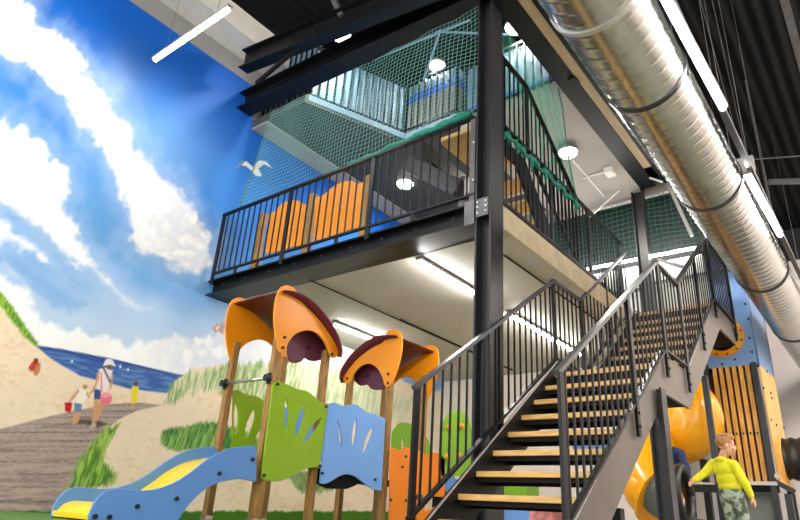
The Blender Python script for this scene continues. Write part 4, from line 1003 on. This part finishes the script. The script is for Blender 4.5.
wp = lambda x, y, z0, z1, w=0.10: MB().box((x-w/2, y-w/2, z0), (x+w/2, y+w/2, z1)).build('post', 'darkpost', ct, bevel=0.006)
wp(XRt-0.05, YT-0.04, 0, zsl+0.02, 0.085); 
p = onY(711.5, 430, 9.15); wp(p.x, 9.15, 0, onY(704, 376, 9.15).z, 0.075)
p = onY(708.5, 500, 9.9); wp(p.x, 9.9, 0, 1.25, 0.09)
wp(XRt-0.02, sd_y1, 0, 5.1, 0.10); wp(-2.30, sd_y1, 0, 5.1, 0.1); wp(-2.33, YT, 0, 5.1, 0.08)
MB().box((-2.28, YT+0.14, 0), (XRt-0.05, YT+0.18, zlow-0.14)).build('base_panel', 'padgrey', ct)
MB().box((-2.28, YT+0.1, 5.06), (XRt, sd_y1, 5.1)).build('roof_board', 'towerblue', ct)
mb = MB(); a = onX(772, 483, XRt+0.05); 
MB().bar(onY(774, 481, YT), onY(795, 492, YT), 0.08, 0.07).build('bracket', 'darkpost', ct)
a = onY(788, 494, YT+.02); wp(a.x, YT+.02, 0, a.z, 0.09)
MB().disc(onY(777, 476, YT-0.1), (0, 1, 0), 0.035, 0.03, 12).build('bracket_cap', 'ledge', ct)
# black corrugated crawl tunnel to the right of the tower
a = onY(783, 459, 11.6); tn = empty('crawl_tunnel', a, 'black ribbed crawl tunnel leaving the climbing tower at the right edge', 'tunnel')
pts = []; rs = []
for i in range(61):
    pts.append(Vector((a.x-0.0+i*0.035, 11.6, a.z))); rs.append(0.30+(0.022 if i % 4 < 2 else 0))
o = MB().tube(pts, rs, 28).build('shell', 'black', tn); smooth_angle(o, 50)
MB().box((a.x+0.6, 11.55, 0), (a.x+0.68, 11.65, a.z-0.31)).build('support_post', 'darkpost', tn)
MB().tube([(a.x-0.01, 11.6, a.z), (a.x+0.04, 11.6, a.z)], 0.36, 28).build('flange', 'amber', tn)

# ---- tube slide
ts = empty('tube_slide', (-2.9, 9.3, 0), 'glossy orange spiral tube slide behind the stairs with dark grey exit', 'slide')
def P3(px, py, y): return onY(px, py, y)
path = [P3(658, 381, 9.72), P3(670, 389, 9.74), P3(684, 402, 9.72), P3(693, 416, 9.66), P3(690, 428, 9.66), P3(678, 436, 9.7), P3(664, 440, 9.7)]
path = spline([tuple(p) for p in path], False, 6)
o = MB().tube(path, 0.40, 32).build('upper_tube', 'tubeorange', ts, smooth=True)
path = [P3(668, 432, 9.9), P3(652, 440, 9.5), P3(645, 455, 9.1), P3(645, 472, 8.8), P3(652, 488, 8.6), P3(659, 494, 8.55)]
path = spline([tuple(p) for p in path], False, 6)
o = MB().tube(path, [0.36-0.0*i for i in range(len(path))], 32).build('lower_tube', 'tubeorange', ts, smooth=True)
e0 = path[-1]; dr = (path[-1]-path[-2]).normalized()
MB().tube([e0, e0+dr*0.05], 0.42, 32).build('flange', 'tubeorange', ts)
e1 = [e0+dr*0.05, P3(665, 494, 8.48), P3(673, 494, 8.42), P3(682, 494, 8.40)]
sp_ = spline([tuple(p) for p in e1], False, 6)
o = MB().tube(sp_, 0.31, 32, cap=False).build('exit_section', 'tubegrey', ts, smooth=True)
so = o.modifiers.new('shell', 'SOLIDIFY'); so.thickness = 0.03
fl = e1[-1]
ringp = [fl+Vector((0.02, 0.30*math.cos(2*PI*i/32), 0.30*math.sin(2*PI*i/32))) for i in range(33)]
MB().tube(ringp, 0.055, 10).build('exit_lip', 'black', ts, smooth=True)
MB().tube([fl+Vector((0, 0, -0.30)), fl+Vector((0.1, -0.03, -0.31)), fl+Vector((0.3, -0.08, -0.34)), fl+Vector((0.5, -0.1, -0.36))], 0.05, 12).build('exit_trough_edge', 'tubegrey', ts, smooth=True)
bl = MB()
for i in range(14):
    k = path[int(i*(len(path)-1)/13)]
for a, b in ((652.5, 482), (648, 486), (646, 494), (657, 474)): bl.disc(onY(a, b, 8.25), (0, 1, 0), 0.018, 0.03, 8)
bl.build('bolt', 'bolt', ts)
MB().tube([(e0.x+.2, e0.y, 0), (e0.x+.2, e0.y, e0.z-.3)], 0.04, 10).tube([(-2.75, 9.6, 0), (-2.75, 9.6, 1.3)], 0.045, 10).build('support_leg', 'darkpost', ts)
# low rail behind the boy
o = empty('barrier_rail', (-2.2, 9.2, 0), 'thin dark barrier with white top strip behind the boy in yellow', 'barrier')
a = onY(683, 488, 9.2); b = onY(722, 489, 9.2)
MB().bar(a, b, 0.05, 0.09).build('rail', 'darkpost', o); MB().bar(a+Vector((0, -.03, .06)), b+Vector((0, -.03, .06)), 0.04, 0.025).build('top_strip', 'ledge', o)
a = onY(694, 500, 9.2); MB().tube([(a.x, 9.2, 0), (a.x, 9.2, a.z+.12)], 0.016, 8).build('post', 'darkpost', o)
# foam shapes stacked beyond the stairs
def foam(px0, px1, py0, py1, y, m, label, z0=None):
    a = onY(px0, py1, y); b = onY(px1, py0, y); z0 = a.z if z0 is None else z0
    o = MB().box((a.x, y, z0), (b.x, y+0.45, b.z)).build('foam_block', m, bevel=0.02, loc=((a.x+b.x)/2, y+.2, z0)); tag(o, label, 'foam block', 'foam blocks behind the stairs'); return b.z
z1 = foam(499, 529, 503, 520, 9.0, 'blue', 'blue foam block on the floor seen through the lowest stair gap', 0.0)
foam(499, 526, 482, 490, 9.0, 'dkgreen', 'green foam block on the blue one, seen between the lower treads', z1)
foam(529, 552, 502, 520, 9.0, 'pink', 'pink patterned foam block right of the blue block behind the stairs', 0.0)
a = onY(572, 449, 10.1); b = onY(622, 440, 10.1)
o = MB().box((a.x, 10.12, a.z), (b.x, 10.19, b.z)).build('wall_pad', 'slideblue'); tag(o, 'dark blue pad on the back wall seen between the treads', 'wall pad')

# ================================================================== PEOPLE
def ellipsoid(mb, c, r, rot=None, seg=20, rings=12):
    c = Vector(c); vs = []; fs = []
    for i in range(rings+1):
        th = PI*i/rings
        for k in range(seg):
            a = 2*PI*k/seg; v = Vector((r[0]*math.sin(th)*math.cos(a), r[1]*math.sin(th)*math.sin(a), r[2]*math.cos(th)))
            if rot is not None: v = rot@v
            vs.append(c+v)
    for i in range(rings):
        for k in range(seg): fs.append((i*seg+k, (i+1)*seg+k, (i+1)*seg+(k+1) % seg, i*seg+(k+1) % seg))
    mb.add(vs, fs)
def limb(mb, pts, rs, seg=14):
    P = [Vector(p) for p in pts]; sp_ = spline([tuple(p) for p in P], False, 6); n = len(sp_)
    rr = []
    for i in range(n):
        t = i/(n-1)*(len(rs)-1); k = min(int(t), len(rs)-2); rr.append(rs[k]*(1-(t-k))+rs[k+1]*(t-k))
    mb.tube(sp_, rr, seg)
    ellipsoid(mb, sp_[0], (rr[0],)*3, seg=12, rings=8); ellipsoid(mb, sp_[-1], (rr[-1],)*3, seg=12, rings=8)
def fuse(mb, name, m, parent, voxel=0.007, smooth=4):
    o = mb.build(name+'_raw', m, parent)
    r = o.modifiers.new('remesh', 'REMESH'); r.mode = 'VOXEL'; r.voxel_size = voxel; r.use_smooth_shade = True
    s = o.modifiers.new('smooth', 'SMOOTH'); s.iterations = smooth; s.factor = 0.5
    dg = bpy.context.evaluated_depsgraph_get(); dg.update()
    me = bpy.data.meshes.new_from_object(o.evaluated_get(dg)); me.name = name
    n = bpy.data.objects.new(name, me); COL.objects.link(n); n.parent = parent
    old = o.data; bpy.data.objects.remove(o); bpy.data.meshes.remove(old)
    me.materials.clear(); me.materials.append(M[m]); me.polygons.foreach_set('use_smooth', [True]*len(me.polygons))
    return n
def hand(mb, wrist, d, side, palm_n, s=1.0, curl=0.5):
    """palm with four unequal fingers and a thumb; d: pointing direction, side: towards the thumb"""
    d = Vector(d).normalized(); side = (Vector(side)-d*Vector(side).dot(d)).normalized(); pn = d.cross(side).normalized()
    if pn.dot(Vector(palm_n)) < 0: pn = -pn
    rot = Matrix((side, d, pn)).transposed()
    w = Vector(wrist); ellipsoid(mb, w+d*0.034*s, (0.027*s, 0.038*s, 0.013*s), rot)
    for i, (off, ln) in enumerate(((0.020, 0.048), (0.007, 0.054), (-0.007, 0.050), (-0.020, 0.038))):
        b = w+d*0.058*s+side*off*s; p1 = b+d*ln*0.5*s+pn*curl*0.010*s; p2 = p1+(d*ln*0.45+pn*curl*0.022)*s
        limb(mb, [b-d*0.01*s, p1, p2], [0.0080*s, 0.0074*s, 0.006*s], 10)
    b = w+d*0.018*s+side*0.020*s; limb(mb, [b, b+(d*0.022+side*0.020+pn*0.006)*s, b+(d*0.046+side*0.026+pn*0.012)*s], [0.0095*s, 0.0085*s, 0.0068*s], 10)

def person(label, J, headF, bodyF, cloth, trousers, hairm, sleeves=True):
    """J: dictionary of world joints"""
    root = empty('person', (J['hip'].x, J['hip'].y, 0), label, 'person')
    up = Vector((0, 0, 1)); bf = Vector(bodyF).normalized(); br_ = bf.cross(up)
    hf = Vector(headF).normalized(); hr_ = hf.cross(up).normalized(); hu = hr_.cross(hf)
    R = Matrix((hr_, hf, hu)).transposed()
    hc_ = J['head']
    mb = MB()
    # skull, jaw, face
    ellipsoid(mb, hc_+hu*0.022-hf*0.010, (0.070, 0.086, 0.080), R, 28, 18)
    ellipsoid(mb, hc_+hf*0.020-hu*0.040, (0.054, 0.062, 0.062), R, 24, 16)
    ellipsoid(mb, hc_+hf*0.055-hu*0.082, (0.022, 0.020, 0.018), R)              # chin
    ellipsoid(mb, hc_+hf*0.084-hu*0.026, (0.009, 0.013, 0.010), R)              # nose
    ellipsoid(mb, hc_+hf*0.078-hu*0.008, (0.007, 0.010, 0.020), R)
    ellipsoid(mb, hc_+hf*0.066-hu*0.056, (0.018, 0.011, 0.006), R)              # lips
    for s in (-1, 1):
        ellipsoid(mb, hc_+hr_*0.045*s+hf*0.052-hu*0.036, (0.020, 0.020, 0.020), R)   # cheek
        ellipsoid(mb, hc_+hr_*0.071*s-hf*0.006-hu*0.012, (0.008, 0.018, 0.026), R)   # ear
    limb(mb, [J['neck']-up*0.02, J['neck']+up*0.03, hc_-hf*0.012-hu*0.05], [0.042, 0.037, 0.040])
    # trunk and limbs in one surface
    sh = (J['shR']+J['shL'])/2
    T = Matrix((br_, bf, up)).transposed()
    ellipsoid(mb, sh*0.80+J['hip']*0.20, (0.112, 0.066, 0.10), T); ellipsoid(mb, sh*0.45+J['hip']*0.55, (0.092, 0.060, 0.12), T); ellipsoid(mb, J['hip']+up*0.01, (0.100, 0.068, 0.085), T)
    limb(mb, [J['shL'], sh, J['shR']], [0.040, 0.048, 0.040])
    for s in 'LR':
        limb(mb, [J['sh'+s], J['el'+s]], [0.036, 0.028]); limb(mb, [J['el'+s], J['wr'+s]], [0.028, 0.018])
        limb(mb, [J['hi'+s], J['kn'+s]], [0.060, 0.040]); limb(mb, [J['kn'+s], J['an'+s]], [0.040, 0.026])
        d = (J['wr'+s]-J['el'+s]).normalized()
        hand(mb, J['wr'+s], d, J['th'+s], J['pa'+s], 0.92)
        ft = J['to'+s]; limb(mb, [J['an'+s]-up*0.02-bf*0.01, (J['an'+s]+ft)/2-up*0.012, ft], [0.028, 0.027, 0.022])
    body = fuse(mb, 'body', 'skin', root, 0.0045, 3)
    # eyes and brows
    e = MB()
    for s in (-1, 1): ellipsoid(e, hc_+hr_*0.030*s+hf*0.070-hu*0.002, (0.009, 0.006, 0.006), R)
    e.build('eyes', 'eye', root, smooth=True)
    # hair: short, thicker on top
    h = MB(); ellipsoid(h, hc_+hu*0.034-hf*0.016, (0.077, 0.092, 0.078), R, 28, 18)
    ellipsoid(h, hc_+hu*0.082+hf*0.038, (0.058, 0.050, 0.032), R); ellipsoid(h, hc_+hu*0.096-hf*0.01, (0.060, 0.07, 0.030), R)
    rnd = random.Random(3)
    for i in range(70):
        a = rnd.uniform(0, 2*PI); t = rnd.uniform(0, 0.75)
        v = hr_*0.068*math.sin(t)*math.cos(a)*1.3+hf*(0.085*math.sin(t)*math.sin(a)*1.2)+hu*(0.10*math.cos(t)+0.015)
        p = hc_+v; limb(h, [p-v*0.1, p+v.normalized()*0.012+hf*0.010], [0.010, 0.004], 6)
    ho = fuse(h, 'hair', hairm, root, 0.006, 1)
    # keep hair off the face
    bm = bmesh.new(); bm.from_mesh(ho.data); off = wloc(root)
    kill = [v for v in bm.verts if ((v.co+off-hc_).dot(hf) > 0.048 and (v.co+off-hc_).dot(hu) < 0.056) or ((v.co+off-hc_).dot(hf) > -0.02 and (v.co+off-hc_).dot(hu) < 0.012) or (v.co+off-hc_).dot(hu) < -0.045]
    bmesh.ops.delete(bm, geom=kill, context='VERTS'); bm.to_mesh(ho.data); bm.free()
    # top
    c = MB()
    ellipsoid(c, sh*0.82+J['hip']*0.18, (0.132, 0.085, 0.105), T); ellipsoid(c, sh*0.45+J['hip']*0.55, (0.118, 0.082, 0.13), T); ellipsoid(c, J['hip']+up*0.045, (0.124, 0.090, 0.06), T)
    limb(c, [J['shL'], sh+up*0.010, J['shR']], [0.050, 0.058, 0.050])
    for s in 'LR':
        m_ = (J['sh'+s]+J['el'+s])/2
        limb(c, [J['sh'+s], m_, J['el'+s]], [0.053, 0.047, 0.043]); w_ = J['el'+s]*0.12+J['wr'+s]*0.88; limb(c, [J['el'+s], J['el'+s]*0.5+w_*0.5, w_], [0.043, 0.038, 0.030])
        dd = (J['wr'+s]-J['el'+s]).normalized(); 
        for k in range(3): q = w_-dd*0.035*k; ellipsoid(c, q, (0.033+0.004*k,)*3, seg=12, rings=8)
    ellipsoid(c, J['neck']-up*0.012-bf*0.035, (0.070, 0.048, 0.034), T); limb(c, [J['neck']-up*0.03+br_*0.05-bf*0.01, J['neck']+bf*0.03-up*0.02, J['neck']-up*0.03-br_*0.05-bf*0.01], [0.022, 0.02, 0.022])   # hood / collar
    fuse(c, 'hoodie' if cloth == 'hoodie' else 'jumper', cloth, root, 0.007, 3)
    # trousers
    t = MB(); ellipsoid(t, J['hip']+up*0.0, (0.115, 0.083, 0.075), T); ellipsoid(t, J['hip']-up*0.05, (0.112, 0.085, 0.06), T)
    for s in 'LR':
        limb(t, [J['hi'+s], (J['hi'+s]+J['kn'+s])/2, J['kn'+s]], [0.078, 0.068, 0.058]); a_ = J['kn'+s]*0.08+J['an'+s]*0.92
        limb(t, [J['kn'+s], (J['kn'+s]+a_)/2, a_], [0.058, 0.052, 0.043])
    fuse(t, 'trousers', trousers, root, 0.008, 3)
    sho = MB()
    for s in 'LR':
        ft = J['to'+s]; an = J['an'+s]
        limb(sho, [Vector((an.x, an.y, 0.036))-bf*0.02, Vector(((an.x+ft.x)/2, (an.y+ft.y)/2, 0.036)), Vector((ft.x, ft.y, 0.032))+bf*0.01], [0.036, 0.036, 0.030])
    fuse(sho, 'shoes', 'black', root, 0.006, 2)
    return root
def J_(px, py, dy=0.0, Y=7.4): return onY(px, py, Y+dy)
J = dict(head=J_(726.5, 445.5), neck=J_(722.8, 459.0), shR=J_(733.6, 465.2, -0.05), shL=J_(713.4, 463.8, 0.05), elR=J_(744.5, 482.5, -0.06), wrR=J_(751.8, 497.0, -0.02),
         elL=J_(703.5, 474.0, 0.0), wrL=J_(694.2, 480.6, -0.10), hip=J_(730.5, 491.5), hiR=J_(735.5, 494, -0.02), hiL=J_(726.5, 494, 0.03),
         knR=J_(745, 520.5, 0.04), anR=J_(751, 545, 0.0), knL=J_(733, 521.5, 0.06), anL=J_(739, 545, -0.04),
         thR=Vector((-.3, -.6, .3)), paR=Vector((-1, 0, 0)), thL=Vector((0.2, -0.2, 1)), paL=Vector((0.2, -1, -.2)))
for s in 'LR': J['an'+s].z = 0.07; J['to'+s] = Vector((J['an'+s].x+0.09, J['an'+s].y+0.09, 0.030))
person('boy with sandy hair in yellow hoodie and camouflage trousers, arms stretched out', J, (0.93, 0.28, -0.02), (0.45, 0.89, 0), 'hoodie', 'camo', 'hair')
Yk = 9.0
K = lambda px, py, dy=0.0: onY(px, py, Yk+dy)
J = dict(head=K(661, 437.0), neck=K(666.5, 448.5), shR=K(681, 453.5, -0.05), shL=K(667, 450.5, 0.08), elR=K(687, 469, -0.16), wrR=K(688.5, 477, -0.25),
         elL=K(664, 466, 0.12), wrL=K(668, 478, 0.05), hip=K(674, 479), hiR=K(678, 482, -0.02), hiL=K(670, 481, 0.05),
         knR=K(676, 508, -0.06), anR=K(679, 530), knL=K(670, 508, 0.02), anL=K(672, 530, 0.1),
         thR=Vector((1, -.3, .5)), paR=Vector((0, 0, -1)), thL=Vector((1, 0, .3)), paL=Vector((0, 0, -1)))
for s in 'LR': J['an'+s].z = 0.07; J['to'+s] = Vector((J['an'+s].x+0.08, J['an'+s].y-0.09, 0.030))
person('child in navy jumper half hidden behind the stair support column', J, (0.75, -0.6, -0.2), (0.7, -0.7, 0), 'navy', 'black', 'darkhair')

# ================================================================== ADDED FILL LIGHT (unseen roof tubes put in to brighten the hall)
for i, (x, y) in enumerate(((-3.9, -0.4), (-1.4, -1.6), (-4.2, -2.8), (1.2, 1.5), (1.2, 5.0), (3.2, 9.5), (4.0, 3.0), (4.2, 12.5), (3.4, 6.5), (3.4, 11.0), (3.4, 8.0), (3.6, 14.0))):
    hl = 1.5 if y > 6 else 0.75
    tube_light((x-hl, y, 6.2), (x+hl, y, 6.2), 'added unseen tube light %s' % ('near the open front' if y < 2 else 'along the right side of the hall'), power=110, group='added fill tube lights', dm='tube' if y < 1 else 'filltube')
# ================================================================== RENDER LOOK
SC.view_settings.view_transform = 'Standard'; SC.view_settings.look = 'None'; SC.view_settings.gamma = 1
SC.view_settings.use_curve_mapping = False; SC.view_settings.exposure = 0.85
SC.cycles.use_denoising = True
SC.cycles.max_bounces = 8; SC.cycles.sample_clamp_indirect = 6
